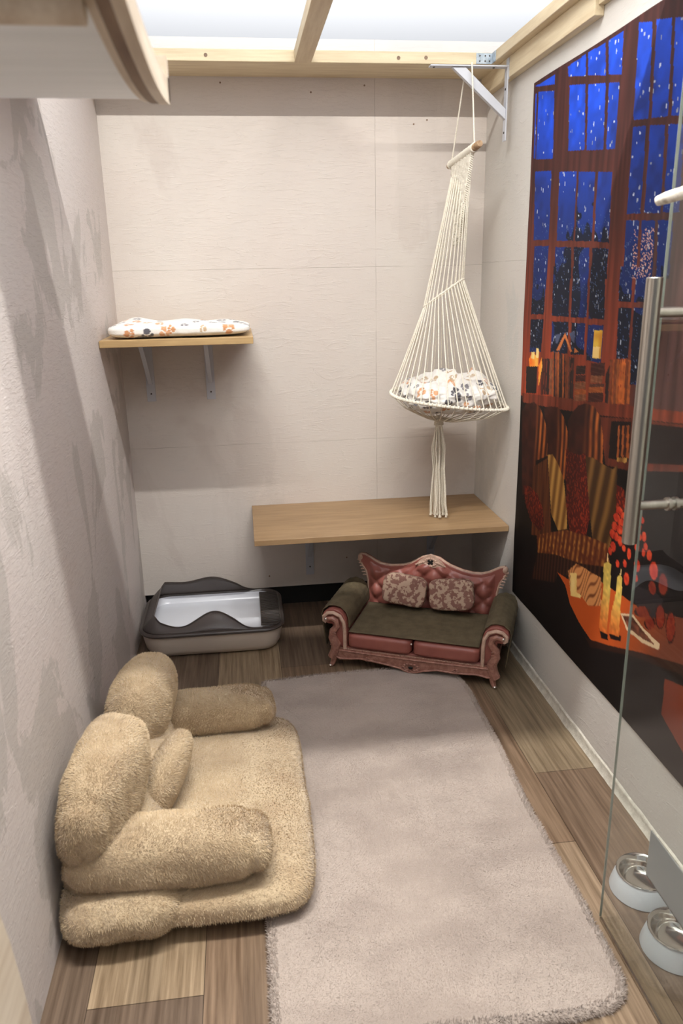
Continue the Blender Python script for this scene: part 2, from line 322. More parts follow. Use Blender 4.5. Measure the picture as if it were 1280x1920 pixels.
# ceiling sheets and timber
struct('ceiling', MB().box((-.05, -.2, H), (W+.05, D+.02, H+.008)), 'sheet', 'white translucent ceiling sheets', smooth=0)
struct('trim_1', MB().box((0, 3.06, 2.170), (W, D, 2.209)), 'pine_x', 'pine board along top of back wall', bevel=.002)
struct('trim_2', MB().box((W-.055, -.2, 2.172), (W, 3.06, 2.209)), 'pine_y', 'pine batten under ceiling along right wall', bevel=.002)
struct('trim_3', MB().box((W-.028, 2.262, 2.105), (W, 3.275, 2.172)), 'pine_y', 'lower pine batten fixed to right wall', bevel=.002)
struct('trim_4', MB().box((.727, -.2, 2.168), (.787, 3.06, 2.2095)), 'pine_y', 'pine rafter across middle of ceiling', bevel=.002)
mb = MB().box((W-.018, -.2, 2.13), (W, 2.262, 2.172)); struct('trim_5', mb, 'pine_y', 'thin pine strip under right batten', bevel=.001)
struct('trim_7', MB().box((.0, 1.57, 2.150), (W, 1.86, 2.168)), 'pine_x', 'wide plank across the ceiling above the room', bevel=.002)
mb = MB()
for kx, kz in ((.42, 2.189), (1.10, 2.188), (1.2, 2.19)): mb.lathe([(.0, -.0), (.006, 0)], (0, 0, 0), 12) if False else mb.tube([(kx, 3.0598, kz), (kx, 3.0590, kz)], .0065, 12)
for hx, hz in ((1.011, 2.145), (.804, 2.12), (1.205, 2.011), (1.258, 2.026), (.911, .22), (.557, .153), (.463, 2.15)): mb.tube([(hx, D-.0008, hz), (hx, D+.001, hz)], .0035, 10)  # nail holes in the back wall, set on as dark discs
struct('trim_6', mb, 'ply_edge', 'dark knots in the back board and nail holes in the back wall')
# ================================================================ TAPESTRY
TAP=[('p',[2740,2034,2570,2032,2572,2005,2707,2027]),('p',[2705,2011,2571,1987,2558,1791,2702,1808]),('p',[2735,2011,2722,2009,2710,1811,2724,1813]),('p',[2478,2033,2358,2037,2350,1980,2471,2005]),('p',[2344,2037,2236,2035,2219,1953,2334,1978]),('p',[2217,2035,2131,2034,2119,1933,2201,1951]),('p',[2458,1979,2349,1959,2323,1784,2443,1798]),('p',[2329,1954,2215,1934,2196,1767,2309,1781]),('p',[2194,1930,2128,1917,2123,1759,2178,1765]),('p',[2045,2030,1976,2013,1955,1802,2032,1812]),('p',[1956,2012,1887,1996,1867,1791,1941,1801]),('p',[1873,1993,1813,1978,1789,1779,1851,1790]),('p',[2032,1796,1966,1788,1955,1588,2027,1590]),('p',[1945,1786,1876,1775,1860,1581,1937,1587]),('p',[1860,1774,1797,1763,1777,1577,1847,1582]),('p',[2707,1771,2566,1757,2558,1550,2694,1553]),('p',[2501,1747,2370,1733,2357,1539,2491,1543]),('p',[2354,1730,2236,1716,2226,1532,2346,1537]),('p',[2217,1714,2129,1703,2117,1524,2212,1531]),('p',[2028,1576,1959,1571,1951,1431,2021,1430]),('p',[1945,1570,1881,1566,1871,1431,1936,1431]),('p',[1867,1566,1798,1561,1791,1431,1851,1431]),('p',[2684,1534,2554,1530,2557,1428,2681,1428]),('p',[2500,1525,2370,1521,2356,1429,2487,1428]),('p',[2351,1521,2240,1515,2230,1429,2338,1429]),('p',[2219,1514,2117,1509,2113,1430,2211,1429]),('p',[2685,1467,2558,1466,2566,1314,2686,1309]),('p',[2504,1466,2365,1464,2356,1316,2492,1313]),('p',[2347,1464,2238,1463,2226,1320,2338,1315]),('p',[2221,1463,2127,1462,2110,1320,2213,1319]),('p',[2687,1292,2563,1298,2572,1190,2682,1180]),('p',[2489,1295,2354,1301,2348,1202,2485,1198]),('p',[2330,1300,2233,1303,2227,1213,2324,1204]),('p',[2211,1301,2111,1305,2110,1201,2210,1198]),('p',[2040,1461,1970,1460,1965,1372,2035,1372]),('p',[1952,1460,1884,1459,1885,1375,1950,1373]),('p',[2032,1356,1958,1358,1953,1229,2019,1222]),('p',[1947,1359,1832,1363,1811,1177,1933,1164]),('black',[2770,1016,1895,1107,1608,1135,1455,669,1287,-124,2783,-957,2764,282]),('ledge',[2742,1028,2336,1068,1896,1112,1609,1141,1604,1116,1901,1079,2093,1054,2352,1027,2730,996]),('case',[2092,1050,1901,1078,1603,1113,1593,1010,1890,940,2024,924]),('dark',[2017,1051,1903,1070,1898,962,2011,947]),('dark',[1881,1072,1630,1104,1624,1019,1879,964]),('chairA',[2733,964,2693,994,2611,1014,2549,1004,2498,964,2471,915,2465,853,2567,814,2565,711,2688,655]),('chairA',[2517,1005,2469,1021,2398,1029,2348,1005,2310,966,2294,914,2299,811,2442,774,2471,915]),('chairA',[2314,997,2286,1029,2244,1058,2191,1073,2133,1074,2087,1050,2057,999,2041,911,2139,887,2285,894]),('redpat',[2315,908,2265,905,2203,912,2165,927,2145,895,2095,750,2117,652,2221,644,2275,703]),('olive',[2163,917,2107,925,2032,922,1980,922,1954,940,1947,878,1937,782,1963,689,2061,672,2095,750]),('brownc',[2578,791,2455,850,2442,774,2412,662,2388,588,2581,534]),('gold',[2462,856,2420,868,2368,846,2315,807,2272,714,2256,657,2333,627,2406,664]),('redpat',[2679,696,2614,708,2536,698,2483,661,2461,605,2503,571,2589,586,2655,637]),('redpat',[1948,885,1907,884,1886,838,1917,805,1941,822]),('stripe',[2527,551,2267,650,2103,684,1975,703,1946,641,2146,580,2343,539,2511,489]),('skirt',[2511,489,2343,539,2146,580,1988,629,2006,573,2309,481,2327,443,2557,372]),('table',[2310,486,2218,497,1988,580,1796,592,1567,656,1362,712,1336,592,1556,542,1736,479,1921,410,2028,375,2113,394,2189,424,2236,469]),('tedge',[2067,366,2028,375,1921,410,1736,479,1556,542,1336,592,1330,568,1551,517,1806,437,2024,351]),('page',[2223,524,2165,571,2104,580,2008,585,1988,580,1980,508,2058,474,2108,484,2190,459]),('page',[2092,566,2065,583,1991,592,1993,578]),('tleg',[1616,470,1477,510,1435,308,1613,370]),('wax',[2204,524,2157,543,2145,483,2110,485,2117,474,2188,452]),('saucer',[1981,438,1927,441,1923,424,1963,412]),('saucer',[1924,451,1854,472,1851,456,1908,436]),('candle',[1985,639,1965,653,1943,652,1934,567,1935,509,1935,439,1978,430,1982,502,1975,549]),('candle',[1904,627,1890,643,1875,638,1872,567,1864,464,1923,447,1918,516,1905,571]),('flame',[1968,652,1969,684,1959,655]),('flame',[1890,643,1885,664,1882,644]),('cream',[1870,534,1802,561,1749,548,1658,543,1662,526,1741,506,1827,502]),('plate',[1857,533,1808,553,1748,540,1680,530,1743,517,1824,512]),('vase',[1829,640,1700,666,1665,661,1687,601,1771,583,1814,605]),('flower',[1897,823,1899,812,1909,804,1923,799,1935,802,1941,809,1938,820,1928,829,1915,833,1903,830]),('flower',[1878,815,1880,806,1888,798,1900,794,1911,796,1916,803,1914,812,1905,820,1893,823,1883,821]),('flower',[1908,803,1911,794,1922,785,1936,781,1949,782,1955,788,1952,798,1941,806,1926,811,1914,809]),('flower',[1882,797,1886,789,1896,781,1911,776,1923,777,1929,782,1926,790,1915,798,1900,803,1888,802]),('flower',[1919,773,1921,763,1930,754,1942,749,1953,752,1959,760,1957,771,1948,779,1935,783,1924,781]),('flower',[1857,797,1859,788,1866,781,1876,777,1885,779,1890,786,1888,795,1881,803,1871,806,1862,804]),('flower',[1888,775,1891,766,1900,757,1914,753,1926,754,1932,760,1929,770,1919,778,1905,782,1893,781]),('flower',[1927,749,1929,740,1938,732,1951,727,1962,729,1967,736,1965,745,1956,754,1943,758,1932,756]),('flower',[1910,747,1911,738,1918,730,1928,727,1937,729,1942,736,1940,745,1933,753,1923,756,1914,754]),('flower',[1923,713,1924,703,1932,694,1943,690,1953,692,1958,701,1957,711,1949,720,1938,724,1928,721]),('flower',[1942,694,1943,686,1949,679,1956,676,1963,678,1967,685,1966,693,1960,699,1953,702,1946,700]),('flower',[1888,742,1889,732,1896,723,1906,720,1915,723,1919,731,1918,741,1911,750,1902,753,1893,750]),('flower',[1869,728,1870,722,1876,716,1883,713,1889,715,1892,720,1891,726,1886,732,1879,734,1873,733]),('flower',[1840,722,1841,711,1845,703,1852,700,1859,705,1863,714,1862,725,1858,733,1851,736,1844,731]),('flower',[1897,672,1897,665,1902,658,1909,656,1915,658,1919,664,1918,672,1913,678,1906,681,1900,678]),('flower',[1858,687,1859,679,1864,673,1870,670,1876,673,1880,679,1879,686,1874,693,1868,695,1862,693]),('flower',[1801,756,1802,747,1808,739,1817,736,1825,739,1829,746,1828,756,1822,763,1813,766,1805,764]),('flower',[1771,751,1771,743,1775,737,1781,734,1787,737,1790,744,1790,753,1786,759,1780,761,1774,758]),('flower',[1739,755,1739,745,1745,736,1753,733,1761,737,1766,745,1765,756,1759,764,1751,767,1743,764]),('flower',[1788,707,1789,696,1797,686,1808,681,1818,685,1823,694,1822,706,1814,716,1803,720,1793,717]),('flower',[1794,671,1795,663,1800,657,1808,654,1816,655,1819,661,1818,668,1812,675,1804,678,1797,677]),('flower',[1837,651,1838,638,1845,628,1855,624,1865,627,1870,638,1869,650,1862,661,1852,665,1842,661]),('flower',[1799,812,1801,804,1808,798,1817,795,1826,796,1830,802,1828,809,1821,816,1812,819,1803,817]),('flower',[1789,835,1791,828,1797,822,1807,819,1815,820,1819,825,1818,831,1810,837,1801,840,1793,839]),('flower',[1773,793,1773,785,1779,777,1786,775,1794,778,1798,785,1797,794,1791,801,1784,804,1777,801]),('flower',[1793,786,1795,780,1800,774,1808,772,1815,773,1819,778,1817,784,1812,790,1804,793,1797,791]),('flower',[1762,770,1763,763,1768,757,1775,754,1781,756,1784,762,1783,769,1779,775,1772,778,1766,776]),('flower',[1702,727,1703,710,1713,696,1726,691,1739,696,1747,709,1746,726,1736,740,1722,745,1709,740]),('flower2',[1653,710,1653,691,1663,675,1678,669,1692,675,1700,691,1699,711,1689,726,1674,732,1660,726]),('flower2',[1703,680,1704,668,1713,657,1725,652,1736,655,1742,664,1741,676,1732,687,1720,692,1709,689]),('flower2',[1649,624,1649,604,1659,586,1674,579,1688,585,1696,602,1696,624,1686,641,1671,647,1657,641]),('flower2',[1600,619,1599,592,1606,572,1619,565,1633,575,1643,598,1643,625,1636,645,1622,651,1609,641]),('flower2',[1717,607,1723,595,1742,580,1767,569,1790,565,1800,570,1793,583,1773,598,1747,609,1726,612]),('flower2',[1691,587,1694,574,1706,561,1722,553,1737,554,1744,562,1741,576,1729,588,1713,596,1698,595]),('flower',[1827,791,1828,781,1834,774,1843,770,1851,773,1856,781,1855,791,1848,799,1839,802,1831,799]),('flower',[1825,768,1826,760,1831,754,1838,752,1845,754,1848,760,1847,767,1842,773,1835,776,1829,774]),('flower',[1849,835,1851,829,1858,823,1868,820,1877,821,1881,825,1879,832,1872,838,1862,841,1853,840]),('flower',[1819,829,1820,822,1827,817,1836,814,1844,815,1847,820,1846,827,1839,832,1830,835,1823,834]),('book1',[2468,1203,2460,1203,2439,1057,2449,1056]),('book3',[2457,1200,2445,1201,2425,1059,2439,1057]),('book0',[2443,1202,2428,1203,2408,1061,2426,1058]),('book1',[2426,1204,2414,1205,2395,1062,2409,1060]),('book3',[2411,1198,2403,1199,2386,1062,2396,1061]),('book3',[2401,1199,2386,1200,2369,1064,2386,1062]),('book1',[2384,1200,2373,1201,2357,1065,2370,1063]),('book3',[2371,1199,2363,1200,2348,1066,2357,1064]),('book0',[2361,1204,2347,1205,2332,1068,2348,1065]),('book0',[2344,1198,2336,1198,2323,1068,2332,1067]),('book2',[2334,1197,2323,1198,2310,1070,2323,1068]),('book3',[2321,1198,2311,1199,2298,1071,2311,1069]),('book3',[2308,1196,2295,1198,2283,1072,2299,1070]),('book5',[2562,1169,2538,1169,2528,1051,2553,1048]),('book5',[2534,1172,2515,1172,2506,1055,2526,1052]),('book3',[2512,1174,2489,1174,2479,1058,2503,1055]),('book4',[2486,1177,2465,1177,2455,1062,2476,1059]),('book0',[2056,1216,2048,1217,2034,1096,2044,1096]),('book0',[2046,1217,2038,1218,2024,1097,2034,1098]),('book1',[2036,1218,2028,1219,2014,1099,2024,1099]),('book0',[2026,1219,2013,1221,1999,1101,2014,1101]),('book1',[2012,1221,1999,1222,1985,1103,2000,1103]),('book6',[1997,1222,1987,1223,1973,1105,1985,1105]),('book6',[1985,1223,1975,1224,1961,1107,1973,1107]),('book6',[1974,1225,1964,1226,1950,1109,1962,1109]),('book0',[1962,1226,1950,1227,1936,1111,1950,1111]),('book1',[1948,1227,1936,1228,1922,1113,1936,1113]),('book3',[2074,1173,2054,1203,2045,1096,2064,1095]),('book5',[2173,1194,2084,1204,2081,1168,2171,1157]),('book4',[2169,1158,2091,1167,2091,1147,2169,1137]),('book2',[2172,1134,2075,1147,2077,1137,2174,1124]),('book1',[2178,1123,2081,1137,2081,1120,2179,1106]),('book5',[2177,1107,2079,1121,2078,1095,2176,1079]),('book3',[2274,1175,2210,1182,2209,1157,2274,1149]),('book5',[2275,1147,2205,1155,2206,1136,2275,1127]),('book4',[2276,1125,2202,1135,2202,1114,2277,1103]),('book1',[2277,1101,2193,1113,2195,1100,2279,1088]),('book4',[2275,1087,2191,1100,2191,1080,2276,1067]),('book1',[1974,1047,1964,1048,1952,961,1963,960]),('book3',[1962,1049,1953,1050,1941,963,1950,963]),('book1',[1951,1051,1939,1053,1927,967,1939,966]),('book5',[1937,1054,1927,1055,1914,969,1925,969]),('book1',[1925,1056,1912,1058,1899,973,1913,972]),('gold',[1962,960,1908,971,1909,957,1962,949]),('lamp',[2171,1287,2116,1291,2117,1212,2171,1208]),('wax',[2168,1241,2125,1245,2126,1213,2169,1210]),('dark',[2712,1127,2597,1139,2596,1046,2699,1034]),('glow',[2688,1154,2657,1182,2592,1169,2588,1140,2677,1130]),('wax',[2664,1182,2634,1184,2633,1160,2668,1159]),('wax',[2619,1198,2593,1200,2592,1169,2617,1166]),('glow',[2588,1140,2562,1172,2552,1144,2576,1069]),('tri',[2375,1267,2367,1261,2411,1209,2439,1207]),('tri',[2375,1267,2312,1214,2328,1212,2379,1256]),('tri',[2299,1228,2266,1218,2296,1211]),('grey',[2453,1255,2402,1263,2431,1230,2448,1228]),('grey',[2343,1267,2302,1278,2301,1240,2323,1247])]

Y0, Y1, Z0, Z1 = 1.02, 2.755, .244, 2.046
ny, nz = 450, 730
ys = np.linspace(Y0, Y1, ny); zs = np.linspace(Z0, Z1, nz); YY, ZZ = np.meshgrid(ys, zs)
rs = np.random.RandomState(4)
def smooth_noise(fy, fz, seed):
    r = np.random.RandomState(seed); g = r.rand(fz+2, fy+2); a = np.linspace(0, fy, ny); b = np.linspace(0, fz, nz)
    ia, ib = a.astype(int), b.astype(int); ta, tb = a-ia, (b-ib)[:, None]; ta = ta*ta*(3-2*ta); tb = tb*tb*(3-2*tb)
    g0 = g[ib][:, ia]*(1-ta)+g[ib][:, ia+1]*ta; g1 = g[ib+1][:, ia]*(1-ta)+g[ib+1][:, ia+1]*ta; return g0*(1-tb)+g1*tb
nA = smooth_noise(14, 16, 1); nB = smooth_noise(60, 70, 2); nC = smooth_noise(160, 12, 3); nD = smooth_noise(150, 180, 5)
def C3(r, g, b): return np.array([r, g, b])/255.
def lerp3(a, b, t): return a+(b-a)*t[..., None]
img = np.zeros((nz, ny, 3))
warm = np.clip((1.75-ZZ)/.7, 0, 1)
img[:] = lerp3(lerp3(C3(78, 40, 36), C3(172, 66, 34), warm), C3(84, 54, 50), np.clip((1.97-YY)*12, 0, 1)*np.clip((1.75-ZZ)*6, 0, 1))*(.70+.35*nC[..., None])  # duller brown at the near side paints in the door glass veil
def mask(pts):
    P = [(pts[i]/1000., pts[i+1]/1000.) for i in range(0, len(pts), 2)]; m = np.zeros((nz, ny), bool)
    for i in range(len(P)):
        (ya, za), (yb, zb) = P[i-1], P[i]
        if za == zb: continue
        cr = ((za > ZZ) != (zb > ZZ)) & (YY < (yb-ya)*(ZZ-za)/(zb-za)+ya); m ^= cr
    return m, P
sky = lerp3(C3(16, 40, 96), C3(24, 74, 206), np.clip((ZZ-1.45)/.42, 0, 1)); mount = np.clip((1.93+.12*(nA-.5)+.1*np.sin(YY*7)-ZZ)*6, 0, 1)*np.clip(nB*1.6-.3, 0, 1)
sky = lerp3(sky, C3(16, 34, 92), mount*.8); trees = ((ZZ < 1.43+.12*nB+.12*np.sin(YY*9)) & (nA > .35))
sky[trees] = sky[trees]*.35+C3(10, 14, 16)*.3
sky = sky*(.85+.3*nB[..., None])
BK = {'book0': C3(120, 58, 30), 'book1': C3(158, 80, 34), 'book2': C3(84, 44, 34), 'book3': C3(46, 28, 26), 'book4': C3(128, 76, 48), 'book5': C3(64, 26, 20), 'book6': C3(186, 92, 36)}
for kind, pts in TAP:
    m, P = mask(pts); f = None
    if not m.any(): continue
    if kind == 'p': f = sky
    elif kind == 'black': f = np.clip(C3(16, 9, 8)+0*img+.02*nA[..., None], 0, 1)
    elif kind == 'ledge': f = C3(112, 48, 30)*(.75+.5*nC[..., None])
    elif kind == 'case': f = C3(92, 40, 26)*(.8+.4*nC[..., None])
    elif kind == 'dark': f = C3(26, 16, 15)*(1+0*nA[..., None])
    elif kind == 'chairA':
        cy = sum(p[0] for p in P)/len(P); q = np.sin((YY-cy)*(150+60*(1.1-ZZ))+4*nA)*.5+.5; edge = np.clip((cy+.02-YY)*14, 0, 1)
        f = lerp3(lerp3(C3(44, 18, 14), C3(216, 118, 48), q*edge*.95), C3(92, 40, 24), np.clip(nB*.5, 0, 1))
    elif kind == 'redpat': f = lerp3(C3(88, 22, 14), C3(196, 66, 30), ((np.sin(YY*260+6*nB)*np.sin(ZZ*200+6*nD)) > .35)*.6)*(.7+.4*nA[..., None])
    elif kind == 'olive': f = lerp3(C3(70, 44, 22), C3(150, 108, 54), np.clip(np.sin(YY*95+ZZ*14+3*nA)*.5+.3, 0, 1))
    elif kind == 'brownc': f = lerp3(C3(58, 26, 16), C3(120, 64, 30), nC)
    elif kind == 'gold': f = lerp3(C3(120, 78, 34), C3(196, 146, 72), np.clip(np.sin(YY*120+ZZ*18)*.5+.5, 0, 1))
    elif kind == 'stripe': f = lerp3(C3(92, 40, 20), C3(206, 140, 62), np.clip(np.sin(YY*190+ZZ*20)*.6+.4, 0, 1)*nD)
    elif kind == 'skirt': f = lerp3(C3(38, 18, 12), C3(120, 70, 40), np.clip(np.sin(YY*230+ZZ*8)*.5+.2, 0, 1)*.6)
    elif kind == 'table': f = lerp3(C3(196, 84, 30), C3(112, 54, 36), np.clip(nA*.3+(1.85-YY)*4, 0, 1))
    elif kind == 'tedge': f = C3(48, 24, 16)*(1+0*nA[..., None])
    elif kind == 'tleg': f = lerp3(C3(150, 66, 36), C3(110, 44, 26), nA)
    elif kind == 'page': f = lerp3(C3(222, 150, 88), C3(120, 62, 32), np.clip(np.sin((ZZ*.55+YY*.9+.012*np.sin(YY*60))*300)*1.2-.3, 0, 1))
    elif kind == 'wax': f = lerp3(C3(240, 196, 110), C3(255, 226, 150), nB)
    elif kind == 'saucer': f = C3(22, 12, 12)*(1+0*nA[..., None])
    elif kind == 'candle':
        zz = [p[1] for p in P]; t = (ZZ-min(zz))/(max(zz)-min(zz)); f = lerp3(C3(216, 104, 40), C3(222, 190, 92), np.clip(t*1.5, 0, 1))*(.85+.25*nD[..., None])
    elif kind == 'flame': f = C3(250, 216, 150)*(1+0*nA[..., None])
    elif kind == 'cream': f = C3(220, 188, 150)*(1+0*nA[..., None])
    elif kind == 'plate': f = lerp3(C3(70, 36, 26), C3(150, 84, 60), nD)
    elif kind == 'vase': f = C3(44, 36, 38)*(1+0*nA[..., None])
    elif kind in ('flower', 'flower2'): f = lerp3(C3(176, 40, 24), C3(226, 84, 46), nD)*(1 if kind == 'flower' else .62)
    elif kind in BK:
        hz = len(P) == 4 and abs(P[0][0]-P[1][0]) > .05; s = np.sin(YY*900) if not hz else np.sin(ZZ*500); f = BK[kind]*(.82+.3*nD[..., None])+(.05*(s[..., None] > .7))
    elif kind == 'lamp': f = lerp3(C3(200, 130, 30), C3(255, 226, 90), nB)
    elif kind == 'glow': f = lerp3(C3(255, 120, 26), C3(255, 190, 80), nB)
    elif kind == 'tri': f = C3(196, 112, 58)*(1+0*nA[..., None])
    elif kind == 'grey': f = C3(76, 84, 112)*(1+0*nA[..., None])
    if kind == 'p':
        # muntin shadow side and thin lighter inner edge are printed; drop in the painted panes
        img[m] = f[m]
        # rain streaks and snow specks
        yy = [p[0] for p in P]; zz = [p[1] for p in P]; n = int(3+330*(max(yy)-min(yy))*(max(zz)-min(zz)))
        for i in range(n):
            cy, cz = rs.uniform(min(yy), max(yy)), rs.uniform(min(zz), max(zz)); a, b = rs.uniform(.0018, .0034), rs.uniform(.0025, .0062)
            mm = (((YY-cy)/a)**2+((ZZ-cz)/b)**2 < 1) & m
            img[mm] = C3(206, 216, 236)*rs.uniform(.6, 1)
        if min(zz) < 1.62:
            sp = m & (nD > .5) & (rs.rand(nz, ny) > .93) & (ZZ < 1.60); img[sp] = C3(78, 98, 140)
    else: img[m] = np.broadcast_to(f, img.shape)[m]
    if kind.startswith('flower'):   # dark rim between petals
        yy = np.array([p[0] for p in P]); zz = np.array([p[1] for p in P]); e = ((YY-yy.mean())/(np.ptp(yy)/2))**2+((ZZ-zz.mean())/(np.ptp(zz)/2))**2; img[m & (e > .72)] *= .45
# glitter of lights in the dark garden
gl = (np.abs(YY-1.93) < .05) & (np.abs(ZZ-1.49) < .06) & (rs.rand(nz, ny) > .8) & (img[..., 2] > img[..., 0]); img[gl] = C3(220, 170, 150)
img = np.clip(img, 0, 1); lin = np.where(img <= .04045, img/12.92, ((img+.055)/1.055)**2.4)
xoff = -.004-.0025*np.sin(YY*9+ZZ*3)*np.sin(ZZ*2.2)-.0015*(nA-.5)
left = (YY > Y1-.004)*0
yw = YY+np.where(YY > Y1-.03, .006*np.sin(ZZ*6.0)*((YY-Y1+.03)/.03), 0)+np.where(YY > Y1-.5, (2.05-ZZ)*-.022*np.clip((YY-Y1+.5)/.5, 0, 1), 0)
V = np.stack([W+xoff, yw, ZZ], -1).reshape(-1, 3); I = np.arange(nz*ny).reshape(nz, ny)
me = bpy.data.meshes.new('wall_tapestry'); F = np.stack([I[:-1, :-1], I[1:, :-1], I[1:, 1:], I[:-1, 1:]], -1).reshape(-1, 4)
me.vertices.add(len(V)); me.vertices.foreach_set('co', V.ravel()); me.loops.add(F.size); me.loops.foreach_set('vertex_index', F.ravel().astype(np.int32))
me.polygons.add(len(F)); me.polygons.foreach_set('loop_start', np.arange(0, F.size, 4, dtype=np.int32)); me.update(calc_edges=True); me.validate()
at = me.color_attributes.new('Col', 'FLOAT_COLOR', 'POINT'); c4 = np.ones((len(V), 4), np.float32); c4[:, :3] = lin.reshape(-1, 3); at.data.foreach_set('color', c4.ravel())
me.materials.append(M['tapestry']); me.polygons.foreach_set('use_smooth', [True]*len(me.polygons))
tp = bpy.data.objects.new('wall_tapestry', me); COL.objects.link(tp); b = tp.modifiers.new('cloth', 'SOLIDIFY'); b.thickness = .0012; b.offset = 0
tag(tp, 'large printed tapestry of a candlelit reading nook with snowy blue windows on right wall', 'tapestry')
# ================================================================ SHELVES, BRACKETS
def bracket(name, label, x, y, z, arm, leg, group=None, rz=0, w=.036, side=None, loc=None):
    """L bracket: leg down the wall, arm under the board, folded brace; local -y = away from wall"""
    t = thing(name, label, 'bracket', loc or (x, y, z), rz, group)
    obj('wall_plate', MB().box((-w/2, -.0035, -leg), (w/2, 0, 0)), 'steel_white', t, local=True, bevel=.001)
    obj('arm_plate', MB().box((-w/2, -arm, -.0035), (w/2, 0, 0)), 'steel_white', t, local=True, bevel=.001)
    a = Vector((0, -arm*.80, -.003)); b_ = Vector((0, -.003, -leg*.72)); dr = (b_-a).normalized(); nn = Vector((0, dr.z, -dr.y))*.0035
    hw = w*.22
    mbb = MB(); mbb.add([a+Vector((-hw, 0, 0)), a+Vector((hw, 0, 0)), b_+Vector((hw, 0, 0)), b_+Vector((-hw, 0, 0)),
                         a+nn+Vector((-hw, 0, 0)), a+nn+Vector((hw, 0, 0)), b_+nn+Vector((hw, 0, 0)), b_+nn+Vector((-hw, 0, 0))],
                        [(0, 1, 2, 3), (7, 6, 5, 4), (0, 4, 5, 1), (1, 5, 6, 2), (2, 6, 7, 3), (3, 7, 4, 0)])
    obj('brace', mbb, 'steel_white', t, local=True)
    for zz in (-leg*.10, -leg*.88):
        obj('screw', MB().tube([(0, -.0036, zz), (0, -.0052, zz)], .0035, 12), 'screw', t, local=True)
    return t
s1 = thing('wall_shelf', 'small oak-look shelf on the left of back wall under folded blanket', 'shelf', (.265, D, 1.225))
obj('board', MB().box((.002, 2.797, 1.226), (.530, D-.001, 1.250), 0), 'oak_edge', s1, bevel=.0012)
s2 = thing('wall_shelf', 'long oak-look bench shelf low in right corner above the pink sofa', 'shelf', (1.0, D, .47))
obj('board', MB().box((.495, 2.800, .468), (W-.002, D-.001, .490), 0), 'oak', s2, bevel=.0012)
bracket('shelf_bracket', 'white bracket under small shelf, nearer the left wall', .108, D-.0005, 1.226, .30, .262, 'brackets of small shelf')
bracket('shelf_bracket', 'white bracket under small shelf, farther from the left wall', .352, D-.0005, 1.226, .30, .262, 'brackets of small shelf')
bracket('shelf_bracket', 'white bracket under left end of the long bench shelf', .742, D-.0005, .468, .30, .318, 'brackets of bench shelf')
bracket('shelf_bracket', 'shaded white bracket under bench shelf behind the pink sofa', 1.30, D-.0005, .468, .30, .318, 'brackets of bench shelf')
# big bracket on the right wall holding the hammock; its arm runs under the back board
t = thing('hanging_bracket', 'large white steel bracket high in right corner holding the hammock rope', 'bracket', (W, 2.96, 2.143))
obj('wall_plate', MB().box((1.466, 2.945, 1.902), (1.4705, 2.975, 2.143)), 'steel_white', t, bevel=.001)
obj('arm_plate', MB().box((1.190, 2.944, 2.138), (1.4705, 2.976, 2.143)), 'steel_white', t, bevel=.001)
mbb = MB(); mbb.add([(1.268, 2.950, 2.137), (1.268, 2.970, 2.137), (1.316, 2.970, 2.137), (1.316, 2.950, 2.137), (1.466, 2.950, 1.972), (1.466, 2.970, 1.972), (1.466, 2.970, 2.006), (1.466, 2.950, 2.006)],
                    [(0, 4, 5, 1), (2, 6, 7, 3), (0, 3, 7, 4), (1, 5, 6, 2), (0, 1, 2, 3), (7, 6, 5, 4)])
obj('brace', mbb, 'steel_white', t, bevel=.001)
obj('spacer', MB().box((1.4705, 2.945, 2.10), (1.473, 2.975, 2.168)), 'steel_white', t)
for q in ((1.205, 2.137), (1.42, 2.137)): obj('screw', MB().tube([(q[0], 2.96, q[1]+.001), (q[0], 2.96, q[1]-.001)], .004, 12), 'screw', t)
for zz in (2.07, 1.93): obj('screw', MB().tube([(1.4662, 2.96, zz), (1.4645, 2.96, zz)], .004, 12), 'screw', t)
t = thing('corner_plate', 'small galvanised angle plate where back board meets right batten', 'plate', (1.44, 3.058, 2.19))
obj('plate', MB().box((1.385, 3.0575, 2.172), (1.443, 3.0595, 2.207)).box((1.4425, 3.015, 2.172), (1.4445, 3.0595, 2.207)), 'zinc', t, bevel=.0005)
for q in (1.398, 1.418, 1.434):
    for zz in (2.181, 2.198): obj('screw', MB().tube([(q, 3.0574, zz), (q, 3.0565, zz)], .0028, 10), 'screw', t)
# ================================================================ PRINTED BLANKETS
def paw_colors(V, Nn, n, seed, size=.016, ground=(.76, .73, .68), only=None):
    rs = np.random.RandomState(seed); Cc = np.tile(np.array(ground), (len(V), 1)); V = np.asarray(V); pal = [rgb(84, 82, 88), rgb(196, 138, 92), rgb(206, 152, 110), rgb(120, 116, 120), rgb(186, 160, 128)]
    centers = []
    tries = 0
    while len(centers) < n and tries < n*30:
        tries += 1; i = rs.randint(len(V)); p = V[i]
        if all(np.linalg.norm(p-q) > size*2.3 for q in centers):
            centers.append(p); nn = Nn[i]; nn = nn/np.linalg.norm(nn); a = np.cross(nn, rs.normal(size=3)); a /= np.linalg.norm(a); b = np.cross(nn, a); col = pal[rs.randint(5)]; sz = size*rs.uniform(.75, 1.15)
            d = V-p; x = d@a/sz; y = d@b/sz; ok = np.abs(d@nn) < sz*1.2
            m = (x/.62)**2+(y/.5)**2 < 1
            for k in (-1.5, -.5, .5, 1.5): tx, ty = math.sin(k*.55)*1.05, -math.cos(k*.55)*1.0; m |= ((x-tx)/.27)**2+((y-ty)/.33)**2 < 1
            Cc[m & ok] = col
    return Cc
